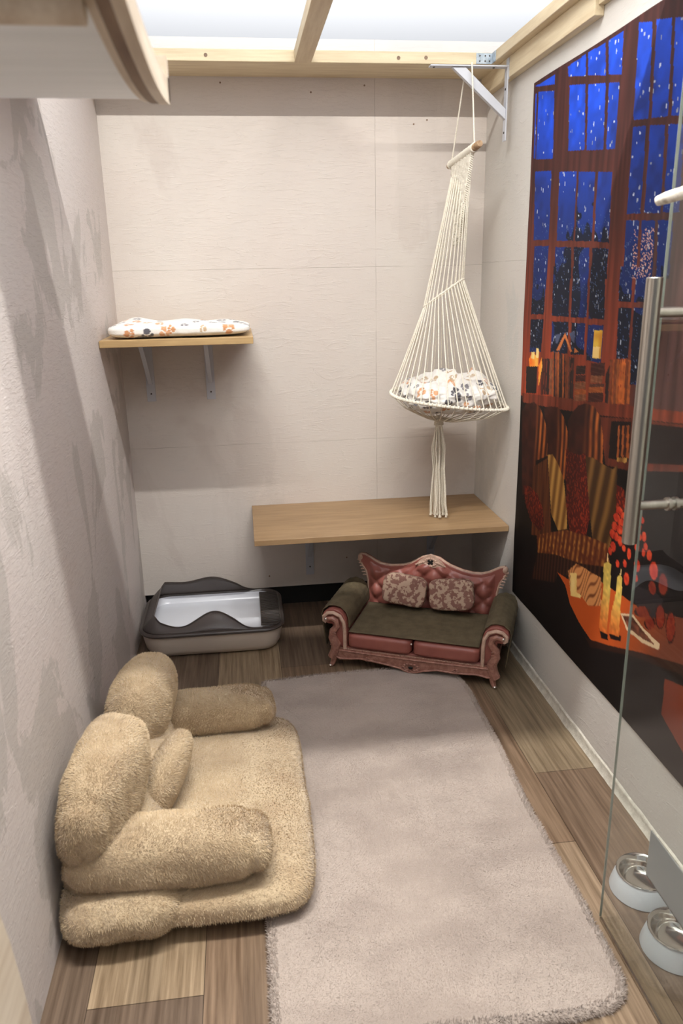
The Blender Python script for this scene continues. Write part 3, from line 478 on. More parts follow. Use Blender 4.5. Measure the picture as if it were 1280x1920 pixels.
def vnormals(V, F):
    V = np.asarray(V); Q = np.array([f[:4] for f in F]); nr = np.cross(V[Q[:, 2]]-V[Q[:, 0]], V[Q[:, 3]]-V[Q[:, 1]]); N_ = np.zeros_like(V)
    for i in range(4): np.add.at(N_, Q[:, i], nr)
    return N_/np.maximum(np.linalg.norm(N_, axis=1), 1e-9)[:, None]
def bl_def(x, y, z):
    h = 1-.10*x-.12*y
    h += (.75*math.exp(-((x+.70)**2/.05+(y-.1)**2/.5))+.18*math.exp(-((x-.0)**2/.03)))*(z > 0)
    h += .10*math.sin(x*9+y*3)*(z > 0)+.08*math.sin(y*8-x*5)*(z > 0)
    return (x*(1+.02*math.sin(y*6)), y*(1+.03*math.sin(x*5)), z*h)
V, F = blob((.272, 2.985, 1.2760), (.247, .168, .0245), n=7, n2=3.2, sub=110, amp=.003, nsc=14, deform=bl_def)
V[:, 2] = np.maximum(V[:, 2], 1.2506); V[:, 0] = np.maximum(V[:, 0], .004)
mb = MB(); mb.add(V, F); cols = paw_colors(V, vnormals(V, F), 85, 3, .0185)
tag(obj('folded_blanket', mb, 'fleece_print', colors=cols, smooth=80), 'folded white fleece blanket with paw prints lying on the small shelf', 'blanket')
def crumple(x, y, z):
    r = math.hypot(x, y); k = 1+.28*fbm((x, y, z), 1.7, 2)
    rid = 1-abs(math.sin(4.5*x+2.4*fbm((x, y, z), 1.3, 2)+2*y)); k += .30*(rid**2)*(.3+.7*max(0, z+.3))-.12
    return (x*(1+.06*fbm((y, z, x), 3, 2)), y*(1+.06*fbm((z, x, y), 3, 2)), z*k if z > 0 else z)
V, F = blob((1.272, 2.925, 1.005), (.188, .160, .072), n=2.6, n2=2.4, sub=110, amp=.012, nsc=16, deform=crumple)
V[:, 0] = np.minimum(V[:, 0], 1.486)
mb = MB(); mb.add(V, F); cols = paw_colors(V, vnormals(V, F), 130, 9, .0175)
tag(obj('crumpled_blanket', mb, 'fleece_print', colors=cols, smooth=80), 'crumpled white fleece blanket with paw prints inside the hanging rope hammock', 'blanket')
# ================================================================ MACRAME HAMMOCK
hm = thing('rope_hammock', 'hanging macrame cat hammock of cream cotton cord with long fringe', 'hammock', (1.27, 2.95, .49))
dN, dF = Vector((1.345, 2.880, 1.877)), Vector((1.312, 3.100, 1.842)); dd = (dF-dN)
obj('stick', MB().tube([dN-dd*.10, dN-dd*.05, dN+dd*.5, dF+dd*.05, dF+dd*.10], [.0105, .0125, .012, .0125, .010], 14), 'stick', hm)
def rope(a, b, r, sag=0, n=6, wob=0, seg=6):
    a, b = Vector(a), Vector(b); P = []
    for i in range(n+1):
        t = i/n; p = a.lerp(b, t); p.z -= sag*4*t*(1-t)
        if wob and 0 < i < n: p += Vector((random.uniform(-wob, wob), random.uniform(-wob, wob), 0))
        P.append(p)
    return P
top = Vector((1.345, 3.030, 2.158))
for q, tx in ((dN+dd*.10, Vector((1.336, 2.943, 2.150))), (dF-dd*.02, Vector((1.325, 2.977, 2.150)))):
    mb = MB(); mb.tube(rope(q+Vector((0, 0, .008)), tx, .0028), .0028, 8)
    for k in range(3): mb.tube([q+dd*.012*(k-1)+.0145*(math.cos(a)*Vector((1, 0, .1))+math.sin(a)*Vector((0, 0, 1))) for a in [i*math.pi/7 for i in range(14)]], .0026, 6, closed=True)
    obj('hanging_rope', mb, 'cotton', hm)
# cover wrapped on the stick + woven triangle panel
mb = MB(); P = [dN+dd*t for t in np.linspace(.12, .95, 24)]
mb.tube(P, [.0155+.001*math.sin(i*2.5) for i in range(24)], 16)
obj('wrapped_header', mb, 'cotton', hm)
pt0, pt1 = dN+dd*.14, dN+dd*.93
tip = Vector((1.300, 2.975, 1.560))
mb = MB(); A = []; NR, NCc = 46, 26
for i in range(NR+1):
    t = i/NR; a = pt0.lerp(tip+Vector((.012, -.008, 0)), t**1.0); b2 = pt1.lerp(tip+Vector((.004, -.002, .0)), t**.95)
    row = []
    for j in range(NCc+1):
        s = j/NCc; p = a.lerp(b2, s); k = math.sin(i*math.pi*.5)*math.cos(j*math.pi*.5+(i//2)*math.pi*.5)
        nrm = Vector((-.98, -.2, 0)); p = p+nrm*(.006+.006*abs(math.sin(i*1.7+j*.9))*abs(math.cos(j*1.3-i*.6))+.002*k); p.z -= .010; row.append(p)
    A.append(row)
mb.grid(A); obj('woven_panel', mb, 'cotton', hm, solid=.004, smooth=60)
mb = MB()
for i in range(46):
    t = i/45; p = pt0.lerp(tip+Vector((.012, -.008, 0)), t); mb.tube([p+Vector((-.005, -.003, .005)), p+Vector((.004, -.001, 0)), p+Vector((0, .004, -.005))], .0036, 6)
obj('knotted_edge', mb, 'cotton', hm)
RC = Vector((1.274, 2.915, .985)); RX, RY = .226, .195
def big(a):
    return RC+Vector((RX*math.cos(a), RY*math.sin(a), -.030*math.cos(a)+.012*math.sin(a)-.006*math.cos(2*a)))
SCn = Vector((1.262, 2.985, 1.378))
def small(a): return SCn+Vector((.074*math.cos(a), .045*math.sin(a)-.008*math.cos(a), .050*math.cos(a)-.012*math.sin(a)))
def ringtube(fn, n, r, knots=0, kr=.006):
    m_ = MB(); m_.tube([fn(2*math.pi*i/n) for i in range(n)], r, 8, closed=True)
    for k in range(knots):
        a = 2*math.pi*k/knots; p = fn(a); q = fn(a+.03); d = (q-p).normalized()
        m_.tube([p-d*.004+Vector((0, 0, .001)), p+Vector((0, 0, .0015)), p+d*.004], [kr*.6, kr, kr*.6], 7)
    return m_
obj('basket_ring', ringtube(big, 96, .0052, 88, .0078), 'cotton', hm)
obj('upper_ring', ringtube(small, 48, .0036, 20, .0045), 'cotton', hm)
random.seed(5)
NCORD = 40
for k in range(NCORD):
    a = 2*math.pi*(k+.5)/NCORD; p = small(a); q = big(a)
    obj('suspension_cord', MB().tube(rope(p, q, .0021, sag=.004, n=8, wob=.0006), .0021, 6), 'cotton', hm)
for k in range(26):
    a = 2*math.pi*(k+.5)/26; s = (math.cos(a)+1)/2; q = small(a)
    st = pt1.lerp(pt0, .05+.9*s)+Vector((0, 0, -.012)); mid = st.lerp(q, .5)+Vector((.006*math.sin(a), .010*math.sin(a), 0))
    obj('upper_cord', MB().tube([st, st.lerp(mid, .5), mid, mid.lerp(q, .5), q], .0023, 6), 'cotton', hm)
# net bottom
kn = Vector((1.243, 2.945, .905))
random.seed(2)
for k in range(28):
    a = 2*math.pi*(k+.5)/28; q = big(a); mid = q.lerp(kn, .5)+Vector((0, 0, -.024)); m1 = q.lerp(mid, .5)+Vector((0, 0, -.012)); m2 = mid.lerp(kn, .5)+Vector((.0, 0, -.010))
    obj('net_cord', MB().tube([q, m1, mid, m2, kn], .0019, 6), 'cotton', hm)
mb = MB(); mb.tube([kn+Vector((0, 0, .012)), kn, kn-Vector((0, 0, .018)), kn-Vector((0, 0, .030))], [.010, .0165, .0155, .014], 14)
for k in range(5): mb.tube([kn+Vector((.0165*math.cos(a), .0165*math.sin(a), -.024+k*.0055)) for a in [i*math.pi/8 for i in range(16)]], .0028, 6, closed=True)
obj('wrap_knot', mb, 'cotton', hm)
random.seed(8)
for k in range(30):
    a = random.uniform(0, 2*math.pi); rr = .012*math.sqrt(random.random()); a2 = a+random.uniform(-.3, .3); rb = random.uniform(.012, .036)
    p0 = kn+Vector((rr*math.cos(a), rr*math.sin(a), -.026)); p1 = Vector((1.250+rb*.85*math.cos(a2), 2.955+rb*math.sin(a2), .62)); p2 = Vector((1.256+rb*math.cos(a2)*1.05, 2.965+rb*math.sin(a2)*1.05, .494+random.random()*.012))
    pm = p0.lerp(p1, .35)+Vector((.012*math.cos(a2), .012*math.sin(a2), 0)); mb = MB()
    mb.tube([p0, pm, p0.lerp(p1, .7)+Vector((random.uniform(-.003, .003), 0, 0)), p1, p1.lerp(p2, .55)+Vector((random.uniform(-.004, .004), 0, 0)), p2+Vector((0, 0, .014))], .0029, 6)
    for j in range(6):
        b3 = 2*math.pi*j/6; mb.tube([p2+Vector((0, 0, .014)), p2+Vector((.004*math.cos(b3), .004*math.sin(b3), 0))], [.0020, .0010], 4)
    obj('fringe_strand', mb, 'cotton', hm)
# ================================================================ PLUSH PET SOFA
bed = thing('plush_pet_sofa', 'beige fluffy pet sofa bed standing against the left wall', 'pet bed', (.3, 1.8, 0))
clipw = lambda P: (P[:, 0] > .003) & (P[:, 2] > .002)
def plush(name, spec, ntuft, seed, parent=bed, tl=.008):
    mb = MB()
    for s in spec:
        V, F = blob(**s); V[:, 0] = np.maximum(V[:, 0], .006); V[:, 2] = np.maximum(V[:, 2], .0135); mb.add(V, F)
        tufts(mb, V, F, ntuft//len(spec), tl, .0017, seed=seed, clip=clipw); seed += 1
    return obj(name, mb, ['plush', 'plush_tuft'], parent, smooth=80)
def armdef(x, y, z):
    # seam ring near the outer end, slight sag in the middle
    k = 1-.10*math.exp(-((x-.80)/.05)**2); return (x, y*k*(1+.05*x), z*k-.05*(1-x*x))
def backdef(x, y, z):
    k = 1-.07*math.exp(-((y+.78)/.06)**2); return (x*k*(1+.12*math.sin(y*3+1)), y, z*k*(1+.10*math.cos(y*2.5)))
plush('seat_base', [dict(c=(.325, 1.823, .068), size=(.272, .388, .060), n=7, n2=3.2, sub=46, amp=.007, nsc=7)], 70000, 31)
plush('rear_bolster', [dict(c=(.118, 1.86, .130), size=(.112, .36, .118), n=5, n2=2.6, sub=34, amp=.010, nsc=7), dict(c=(.150, 1.545, .078), size=(.143, .145, .072), n=3.2, n2=2.4, sub=30, amp=.012, nsc=9)], 50000, 35)
plush('armrest', [dict(c=(.258, 1.530, .188), size=(.232, .080, .078), rot=(0, .04, .04), n=7, n2=2.3, sub=40, amp=.006, nsc=9, deform=armdef)], 40000, 41)
plush('armrest', [dict(c=(.345, 2.135, .180), size=(.180, .064, .068), rot=(0, .0, .03), n=7, n2=2.3, sub=32, amp=.004, nsc=9, deform=armdef)], 22000, 44)
plush('back_pillow', [dict(c=(.102, 1.630, .298), size=(.078, .190, .128), rot=(.08, .20, -.12), n=3.4, n2=2.8, sub=38, amp=.010, nsc=8, deform=backdef)], 40000, 47)
plush('back_pillow', [dict(c=(.140, 2.045, .268), size=(.088, .172, .140), rot=(-.12, .24, -.14), n=2.4, n2=2.3, sub=34, amp=.008, nsc=8)], 30000, 51)
plush('bolster_pillow', [dict(c=(.225, 1.80, .195), size=(.046, .140, .080), rot=(.28, .35, -.22), n=2.3, n2=2.2, sub=26, amp=.005, nsc=10)], 15000, 55)

# ================================================================ RUG
rg_out = [(.470, 1.16), (.50, 1.125), (.80, 1.128), (1.08, 1.122), (1.17, 1.132), (1.205, 1.155), (1.222, 1.20), (1.226, 1.40), (1.222, 1.75), (1.236, 2.10), (1.238, 2.40), (1.225, 2.50), (1.18, 2.57), (1.10, 2.60), (.90, 2.602), (.66, 2.598), (.55, 2.588), (.495, 2.585), (.486, 2.50), (.478, 2.0), (.472, 1.45)]
def resample(P, step):
    out = []
    for i in range(len(P)):
        a, b = P[i], P[(i+1) % len(P)]; n = max(1, int(math.dist(a, b)/step))
        for k in range(n): t = k/n; out.append((a[0]+(b[0]-a[0])*t, a[1]+(b[1]-a[1])*t))
    return out
ro = resample(rg_out, .008); cx_ = sum(p[0] for p in ro)/len(ro); cy_ = sum(p[1] for p in ro)/len(ro)
for _ in range(3): ro = [((ro[i-1][0]+2*ro[i][0]+ro[(i+1) % len(ro)][0])/4, (ro[i-1][1]+2*ro[i][1]+ro[(i+1) % len(ro)][1])/4) for i in range(len(ro))]
mb = MB(); rows = []
prof = [(0, .001), (.0, .006), (-.003, .011), (-.010, .0145), (-.022, .016)]
def inset(P, d):
    out = []
    for i in range(len(P)):
        a, b = P[i-1], P[(i+1) % len(P)]; t = Vector((b[0]-a[0], b[1]-a[1])).normalized(); out.append((P[i][0]+t.y*-d if False else P[i][0]-(-t.y)*-d, P[i][1]+(-t.x)*-d*-1 if False else P[i][1]-(t.x)*-d))
    return out
# outline is counter-clockwise; inward normal = (-ty, tx)
def inward(P, d):
    out = []
    for i in range(len(P)):
        a, b = P[i-2], P[(i+2) % len(P)]; t = Vector((b[0]-a[0], b[1]-a[1])).normalized(); out.append((P[i][0]-t.y*d, P[i][1]+t.x*d))
    return out
rw = [(p[0]+.0022*mnoise.noise(Vector((p[0]*60, p[1]*60, 1))), p[1]+.0022*mnoise.noise(Vector((p[0]*60, p[1]*60, 5)))) for p in ro]
for d, z in ((0, .001), (0, .008), (.003, .013), (.009, .0165), (.02, .0178)):
    rows.append([(x, y, z) for x, y in inward(rw, d)])
last = rows[-1]
for s in (.85, .7, .55, .4, .25, .1, .0):
    rows.append([(cx_+(x-cx_)*s, cy_+(y-cy_)*s, .018) for x, y, z in last])
def rz(x, y, z): return z+(.0022*fbm((x, y, 0), 7)+.0012*fbm((x, y, 4), 25, 2))*(1 if z > .016 else 0)-(.003 if x < .62 and 1.4 < y < 2.3 and z > .01 else 0)
# dense interior: replace fan by grid clipped to outline
V2 = [(x, y, rz(x, y, z)) for r in rows for x, y, z in r]
A = [[V2[i*len(ro)+j] for j in range(len(ro))] for i in range(len(rows))]
mb.grid(A, 0, True)
Fe = [f for f in mb.f[:len(ro)*4]]; Vb = list(mb.v)
tufts(mb, Vb, Fe, 16000, .009, .0022, mi=1, seed=21, lean=.5, grav=-.1, clip=lambda P: P[:, 2] > .001)
Fi = [f for f in mb.f[len(ro)*4:len(ro)*11]]
tufts(mb, Vb, Fi, 130000, .0045, .0015, mi=1, seed=22, lean=1.6, grav=0)
tag(obj('plush_rug', mb, ['rug', 'rug_tuft'], smooth=80), 'taupe-pink short pile rug with rounded corners on the plank floor', 'rug')
# ================================================================ LITTER TRAY
lt = thing('litter_box', 'low litter box with white tray and smoky clear rim in far left corner', 'litter box', (.3, 3.03, 0))
def rrect(x0, x1, y0, y1, r, n=10):
    P = []
    for cx, cy, a0 in ((x1-r, y0+r, -90), (x1-r, y1-r, 0), (x0+r, y1-r, 90), (x0+r, y0+r, 180)):
        for k in range(n+1): a = math.radians(a0+90*k/n); P.append((cx+r*math.cos(a), cy+r*math.sin(a)))
    return P
lx0, lx1, ly0, ly1 = .022, .598, 2.822, 3.245
def skew(x, y): return (x, y-.012*(x-.3))
def loop(ins, z, r): return [(*skew(*p), z) for p in resample(rrect(lx0+ins, lx1-ins, ly0+ins, ly1-ins, r), .014)]
def loops(spec):
    base = rrect(lx0, lx1, ly0, ly1, .085, 12); mids = []
    L0 = []
    nseg = []
    for i in range(len(base)):
        a, b = base[i], base[(i+1) % len(base)]; nseg.append(max(1, int(math.dist(a, b)/.012)))
    out = []
    for ins, z, r in spec:
        Pp = rrect(lx0+ins, lx1-ins, ly0+ins, ly1-ins, r, 12); row = []
        for i in range(len(Pp)):
            a, b = Pp[i], Pp[(i+1) % len(Pp)]
            for k in range(nseg[i]): t = k/nseg[i]; row.append((*skew(a[0]+(b[0]-a[0])*t, a[1]+(b[1]-a[1])*t), z))
        out.append(row)
    return out
R_ = loops([(.060, .001, .05), (.045, .001, .06), (.030, .008, .07), (.018, .03, .078), (.010, .07, .083), (.006, .100, .085)])
obj('tray', MB().grid(R_, 0, True).add(R_[0], [tuple(range(len(R_[0])))[::-1]]), 'lit_white', lt, smooth=50)
R_ = loops([(.004, .097, .085), (-.002, .100, .09), (-.003, .106, .09), (.002, .112, .088), (.014, .113, .078), (.018, .108, .075)])
obj('rim', MB().grid(R_, 0, True), 'dark_plastic', lt, smooth=50)
R_ = loops([(.020, .107, .075), (.026, .085, .07), (.034, .078, .06)])
obj('liner', MB().grid(R_, 0, True).add(R_[-1], [tuple(range(len(R_[-1])))]), 'liner', lt, smooth=50)
base_loop = loops([(0, 0, .085)])[0]
def hgt(x, y):
    u = (x-lx0)/(lx1-lx0); v = (y-ly0)/(ly1-ly0)
    front = .112+.060*math.exp(-((u-.52)/.16)**2)+.050*math.exp(-((u-.0)/.22)**2); back = .125+.085*math.exp(-((u-.50)/.20)**2)+.070*math.exp(-((u-.12)/.22)**2)
    f = front+(back-front)*max(0, min(1, (v-.1)/.8))
    k = max(0, min(1, (u-.66)/.18)); k = k*k*(3-2*k); return f*(1-k)+.113*k
Rt = []
for t in np.linspace(0, 1, 7):
    row = []
    for p in base_loop:
        h = hgt(*p[:2]); z = .112+(h-.112)*t; ins = .010+.055*(z-.112)/.09+.018*t*t*min(1, (h-.112)/.03)
        cx, cy = (lx0+lx1)/2, (ly0+ly1)/2; qx = max(lx0+.085, min(lx1-.085, p[0])); qy = max(ly0+.085, min(ly1-.085, p[1])); d = Vector((qx-p[0], qy-p[1])); d = d.normalized() if d.length > 1e-6 else Vector((0, 0))
        row.append((p[0]+d.x*ins, p[1]+d.y*ins, z))
    Rt.append(row)
obj('smoky_guard', MB().grid(Rt, 0, True), 'smoke', lt, smooth=60, solid=.003)
obj('guard_lip', MB().tube([(x, y, z+.001) for x, y, z in Rt[-1]], .0028, 6, closed=True), 'dark_plastic', lt)
mb = MB().box((.505, 2.87, .104), (.586, 3.205, .110))
for i in range(22): y = 2.885+i*.0145; mb.box((.508, y, .110), (.583, y+.006, .1145))
obj('sifting_step', mb, 'dark_plastic', lt, bevel=.001)
# ================================================================ PINK SOFA
ang = math.atan2(-.41926752, .90786274)
ps = thing('ornate_pet_sofa', 'ornate dusty pink miniature chesterfield pet sofa under the bench shelf', 'pet sofa', (.784, 2.681, 0), ang)
def L3(u, v, w): return (u, v, w)
outl = [(.012, .350), (.030, .349), (.053, .338), (.075, .325), (.097, .315), (.141, .310), (.192, .317), (.225, .328), (.250, .345), (.271, .359), (.306, .368), (.341, .359), (.362, .345), (.384, .333), (.433, .316), (.475, .309), (.509, .310), (.540, .320), (.563, .333), (.582, .343), (.600, .348)]
sideL = [(.004, .330), (.020, .305), (.037, .280), (.044, .241), (.046, .10)]; sideR = [(.568, .10), (.571, .237), (.580, .280), (.596, .305), (.609, .330)]
full = sideL[::-1]+outl+sideR[::-1]
mb = MB(); mb.prism(full, lambda p, s: (p[0], .315 if s else .345, p[1])); obj('back_panel', mb, 'pink_vinyl', ps, local=True, bevel=.003)
# tufted front of the back
def topw(u):
    for (a, b), (c, d) in zip(outl, outl[1:]):
        if a <= u <= c: return b+(d-b)*(u-a)/(c-a)
    return .31
A = []
for i in range(61):
    u = .050+.514*i/60; row = []
    for j in range(41):
        w = .12+(topw(u)-.012-.12)*j/40; q = 1.0/.040; a_, b_ = (u*q+w*q*1.0), (u*q-w*q*1.0)
        h = abs(math.sin(math.pi*a_*.5))*abs(math.sin(math.pi*b_*.5)); h = h**.45; edge = min(1, j/4, (40-j)/4, i/3, (60-i)/3); row.append((u, .316-.022*h*edge-.004*edge, w))
    A.append(row)
obj('tufted_upholstery', MB().grid(A), 'pink_vinyl', ps, local=True, smooth=80)
mb = MB(); mb.tube([(p[0], .322, p[1]+.001) for p in outl], .0058, 8); obj('top_piping', mb, 'pink_cream', ps, local=True)
for sd in (sideL[::-1], sideR):
    pts = [(p[0], .320, p[1]) for p in sd]; mb = MB(); mb.tube(pts, .0062, 8)
    for k in range(6):
        t = .30+.09*k; i = t*(len(pts)-1)
        q = Vector((pts[3] if sd is sideL else pts[3])); 
        s0 = Vector((.030, .316, .262)) if pts[0][0] < .3 else Vector((.586, .316, .262)); s1 = Vector((.008, .316, .325)) if pts[0][0] < .3 else Vector((.606, .316, .325))
        c = s0.lerp(s1, k/5); mb.tube([c+Vector((-.007, 0, -.001)), c+Vector((0, -.003, .001)), c+Vector((.007, 0, -.001))], .0028, 6)
    obj('side_carving', mb, 'pink_cream', ps, local=True)
for cxx, cz in ((.012, .338), (.600, .336)):
    V, F = blob((cxx, .322, cz), (.012, .012, .015), n=2, sub=10); obj('finial', MB().add(V, F), 'pink_cream', ps, local=True)
mb = MB(); cre = [(.245, .330), (.262, .350), (.280, .362), (.293, .372), (.306, .378), (.319, .372), (.332, .362), (.350, .350), (.367, .330), (.340, .326), (.306, .322), (.272, .326)]
mb.prism(cre, lambda p, s: (p[0], .304 if s else .318, p[1]))
for k in range(14):
    a = 2*math.pi*k/14; c = Vector((.306+.022*math.cos(a), .303, .346+.016*math.sin(a))); V, F = blob(tuple(c), (.0055, .003, .0045), n=2, sub=5); mb.add(V, F)
for k in range(10):
    s = -1 if k % 2 else 1; i = k//2; c = (.306+s*(.030+.007*i), .303, .345-.003*i); V, F = blob(c, (.005, .003, .005-.0005*i), n=2, sub=5); mb.add(V, F)
cr = obj('crest', mb, 'pink_cream', ps, local=True, smooth=50)
mb = MB(); star = []
for k in range(16):
    a = math.pi*k/8; rr = .011 if k % 4 in (1, 2, 3) and k % 2 else (.0115 if k % 4 == 2 else .005); star.append((.306+rr*math.cos(a)*1.15, .346+rr*math.sin(a)))
mb.prism(star, lambda p, s: (p[0], .3015 if s else .304, p[1])); obj('dark_inset', mb, 'black', cr, local=True)  # star-shaped hole in the crest, its shade painted as a black slab
# seat
mb = MB()
for u0, u1 in ((.046, .2965), (.3005, .552)):
    V, F = blob(((u0+u1)/2, .150, .113), ((u1-u0)/2, .155, .033), n=14, n2=6, sub=16); mb.add(V, F)
obj('seat_cushion', mb, 'pink_vinyl', ps, local=True, smooth=60)
obj('center_stud', MB().add(*blob((.2985, -.006, .134), (.004, .004, .004), n=2, sub=5)), 'gem', ps, local=True)
# quilted cover sheet on the seat
A = []
for i in range(49):
    u = .052+.496*i/48; row = []
    for j in range(25):
        v = .004+.29*j/24; row.append((u, v, .1485+.003*math.sin(i/48*math.pi)*math.sin(j/24*math.pi)+.001*fbm((u, v, 0), 18)))
    A.append(row)
obj('seat_cover', MB().grid(A), 'mat_olive', ps, local=True, solid=.003, smooth=60)
# arms: scroll cross-section swept front to back
scL = [(.045, .085), (.045, .150), (.042, .190), (.034, .214), (.016, .231), (-.008, .237), (-.030, .232), (-.048, .217), (-.054, .198), (-.047, .182), (-.030, .174), (-.012, .174), (-.010, .150), (-.012, .120), (-.006, .085)]
for side in (0, 1):
    mir = (lambda p: p) if side == 0 else (lambda p: (.606-.010-p[0]+.004, p[1]))
    sc_ = [mir(p) for p in scL]; sc_ = sc_ if side == 0 else sc_[::-1]
    mb = MB(); mb.prism(sc_, lambda p, s: (p[0], .325 if s else .004, p[1])); arm_ = obj('armrest', mb, 'pink_vinyl', ps, local=True, bevel=.003)
    # cover over arm
    pro = [mir(p) for p in [(.0475, .155), (.0465, .190), (.038, .217), (.018, .236), (-.008, .2425), (-.032, .237), (-.052, .221), (-.0595, .199), (-.056, .178), (-.050, .12), (-.044, .07)]]
    A = []
    prd = resample([tuple(p) for p in pro], .006); prd = prd[:prd.index(min(prd, key=lambda q: math.dist(q, pro[-1])))+1]
    for j in range(61):
        v = .022+.295*j/60; row = []
        for k, p in enumerate(prd):
            q = .0016*abs(math.sin(k*.55+j*.45))*abs(math.sin(k*.55-j*.45)); row.append((p[0]+(-q if side == 0 else q)*.5, v, p[1]+q+.001))
        A.append(row)
    obj('quilted_cover', MB().grid(A), 'mat_olive', arm_, local=True, solid=.003, smooth=70)
    # front scroll trim + carved post
    mb = MB(); tr = [mir(p) for p in [(.038, .075), (.038, .150), (.034, .188), (.020, .213), (-.006, .224), (-.030, .220), (-.044, .205), (-.044, .190), (-.034, .183)]]
    mb.tube([(p[0], -.001, p[1]) for p in tr], .0072, 8); obj('scroll_piping', mb, 'pink_cream', arm_, local=True)
    mb = MB(); tr = [mir(p) for p in [(-.014, .040), (-.002, .065), (.004, .095), (-.010, .125), (-.008, .150), (.010, .172), (.006, .194), (-.012, .202), (-.028, .198), (-.032, .190)]]
    mb.tube([(p[0], -.004, p[1]) for p in tr], [.017, .018, .019, .017, .014, .012, .011, .010, .009, .008], 10)
    for k in range(5):
        c = mir((-.006+.001*k, .100+.012*k)); mb.tube([(c[0]-.009, -.018, c[1]-.002), (c[0], -.019, c[1]+.002), (c[0]+.009, -.018, c[1]-.002)], .0022, 5)
    obj('carved_post', mb, 'pink_frame', arm_, local=True)
    c = mir((-.034, .199)); obj('silver_stud', MB().add(*blob((c[0], -.010, c[1]), (.006, .005, .006), n=2, sub=6)), 'gem', arm_, local=True)
# apron
ap = [(.0, .080), (.0, .045), (.02, .036), (.063, .040), (.10, .046), (.140, .043), (.195, .037), (.257, .028), (.278, .020), (.298, .015), (.32, .020), (.344, .028), (.397, .040), (.456, .037), (.507, .040), (.546, .043), (.585, .036), (.606, .045), (.606, .080)]
mb = MB(); mb.prism(ap[::-1], lambda p, s: (p[0], -.008 if s else .012, p[1]))
mb.tube([(p[0], -.010, p[1]+.003) for p in ap[1:-1]], .0038, 8); mb.tube([(.01, -.009, .073), (.30, -.010, .071), (.596, -.009, .073)], .003, 8)
for k in range(12):
    a = 2*math.pi*k/12; V, F = blob((.298+.028*math.cos(a), -.011, .040+.014*math.sin(a)), (.006, .004, .004), n=2, sub=5); mb.add(V, F)
for cxx in (.13, .466):
    for k in range(6): a = math.pi*k/3; V, F = blob((cxx+.009*math.cos(a), -.011, .050+.006*math.sin(a)), (.0045, .003, .003), n=2, sub=5); mb.add(V, F)
apn = obj('apron', mb, 'pink_frame', ps, local=True, smooth=50)
obj('dark_inset', MB().add(*blob((.298, -.013, .040), (.009, .003, .006), n=2, sub=6)), 'black', apn, local=True)
mb = MB(); mb.box((-.002, .01, .045), (.608, .34, .085)); obj('base_frame', mb, 'pink_vinyl', ps, local=True, bevel=.004)
mb = MB()
for i in range(88):
    u = .04+.52*i/87; mb.tube([(u, -.006, .0825), (u+.003, -.008, .0825)], .0018, 5)
obj('bead_trim', mb, 'pink_cream', ps, local=True)
for u0, sg in ((-.006, -1), (.600, 1)):
    for v0 in (.0, .325):
        mb = MB(); mb.tube([(u0-.006*sg, v0+.006, .070), (u0, v0, .050), (u0+.001*sg, v0-.002*(1 if v0 < .1 else -1), .030), (u0+.005*sg, v0-.006*(1 if v0 < .1 else -1), .014), (u0+.010*sg, v0-.012*(1 if v0 < .1 else -1), .006)], [.020, .017, .012, .010, .0075], 10)
        lg = obj('leg', mb, 'pink_frame', ps, local=True)
        obj('foot_stud', MB().add(*blob((u0+.011*sg, v0-.015*(1 if v0 < .1 else -1), .0075), (.007, .007, .006), n=2, sub=6)), 'gem', lg, local=True)
# two patterned bolsters against the back
M['damask'] = mat('damask print', rgb(188, 160, 138), rgb(136, 96, 84), 55, .8, detail=2, lo=.47, hi=.52, bump=.2, bscale=150, bdist=.002)
for cxx, rr in ((.212, .10), (.402, -.10)):
    V, F = blob((cxx, .262, .235), (.088, .026, .062), rot=(-.25, rr, .0), n=9, n2=5, sub=22, amp=.003, nsc=20)
    obj('throw_pillow', MB().add(V, F), 'damask', ps, local=True, smooth=70)
# ================================================================ GLASS DOOR AND HANDLE
gd = thing('glass_door', 'frameless glass door swung open beside the right wall', 'glass door', (1.246, .9, .01))
obj('pane', MB().box((1.242, .42, .010), (1.248, 1.362, 2.02)), 'glass', gd, smooth=0)
obj('edge_strip', MB().box((1.2422, 1.3620, .010), (1.2478, 1.3626, 2.02)), 'glass_edge', gd, smooth=0)
mb = MB().box((1.236, .42, .012), (1.256, .50, .09)); obj('pivot_clamp', mb, 'steel', gd, bevel=.002)
hy = 1.262
for xs in (1.172, 1.320):
    h_ = obj('pull_bar', MB().tube([(xs, hy, .975), (xs, hy, .976), (xs, hy, 1.441), (xs, hy, 1.442)], [.0125, .0135, .0135, .0125], 24), 'steel', gd)
for z_ in (1.385, 1.046):
    so = obj('standoff', MB().tube([(1.172, hy, z_), (1.320, hy, z_)], .0085, 16), 'steel', gd)
    obj('washer', MB().tube([(1.236, hy, z_), (1.2418, hy, z_)], .0125, 20).tube([(1.2502, hy, z_), (1.257, hy, z_)], .0125, 20), 'steel', so)
obj('seal', MB().box((1.2425, .42, .004), (1.2475, 1.361, .010)), 'steel', gd, smooth=0)
mb = MB(); mb.tube([(1.157, 1.250, 1.5585), (1.165, 1.235, 1.5625), (1.18, 1.20, 1.569), (1.195, 1.12, 1.583), (1.215, 1.0, 1.60), (1.22, .94, 1.605)], [.0075, .0095, .010, .0105, .011, .011], 14)
tag(obj('wooden_perch', mb, 'birch'), 'rough pale branch perch above the door handle', 'perch')
mb = MB(); mb.box((1.2515, .62, .262), (1.2535, 1.214, .372)).box((1.2515, .62, .262), (1.275, 1.214, .266))
tag(obj('grey_panel', mb, 'grey_panel', bevel=.001), 'flat grey metal ledge panel above the food bowls at the glass', 'panel')
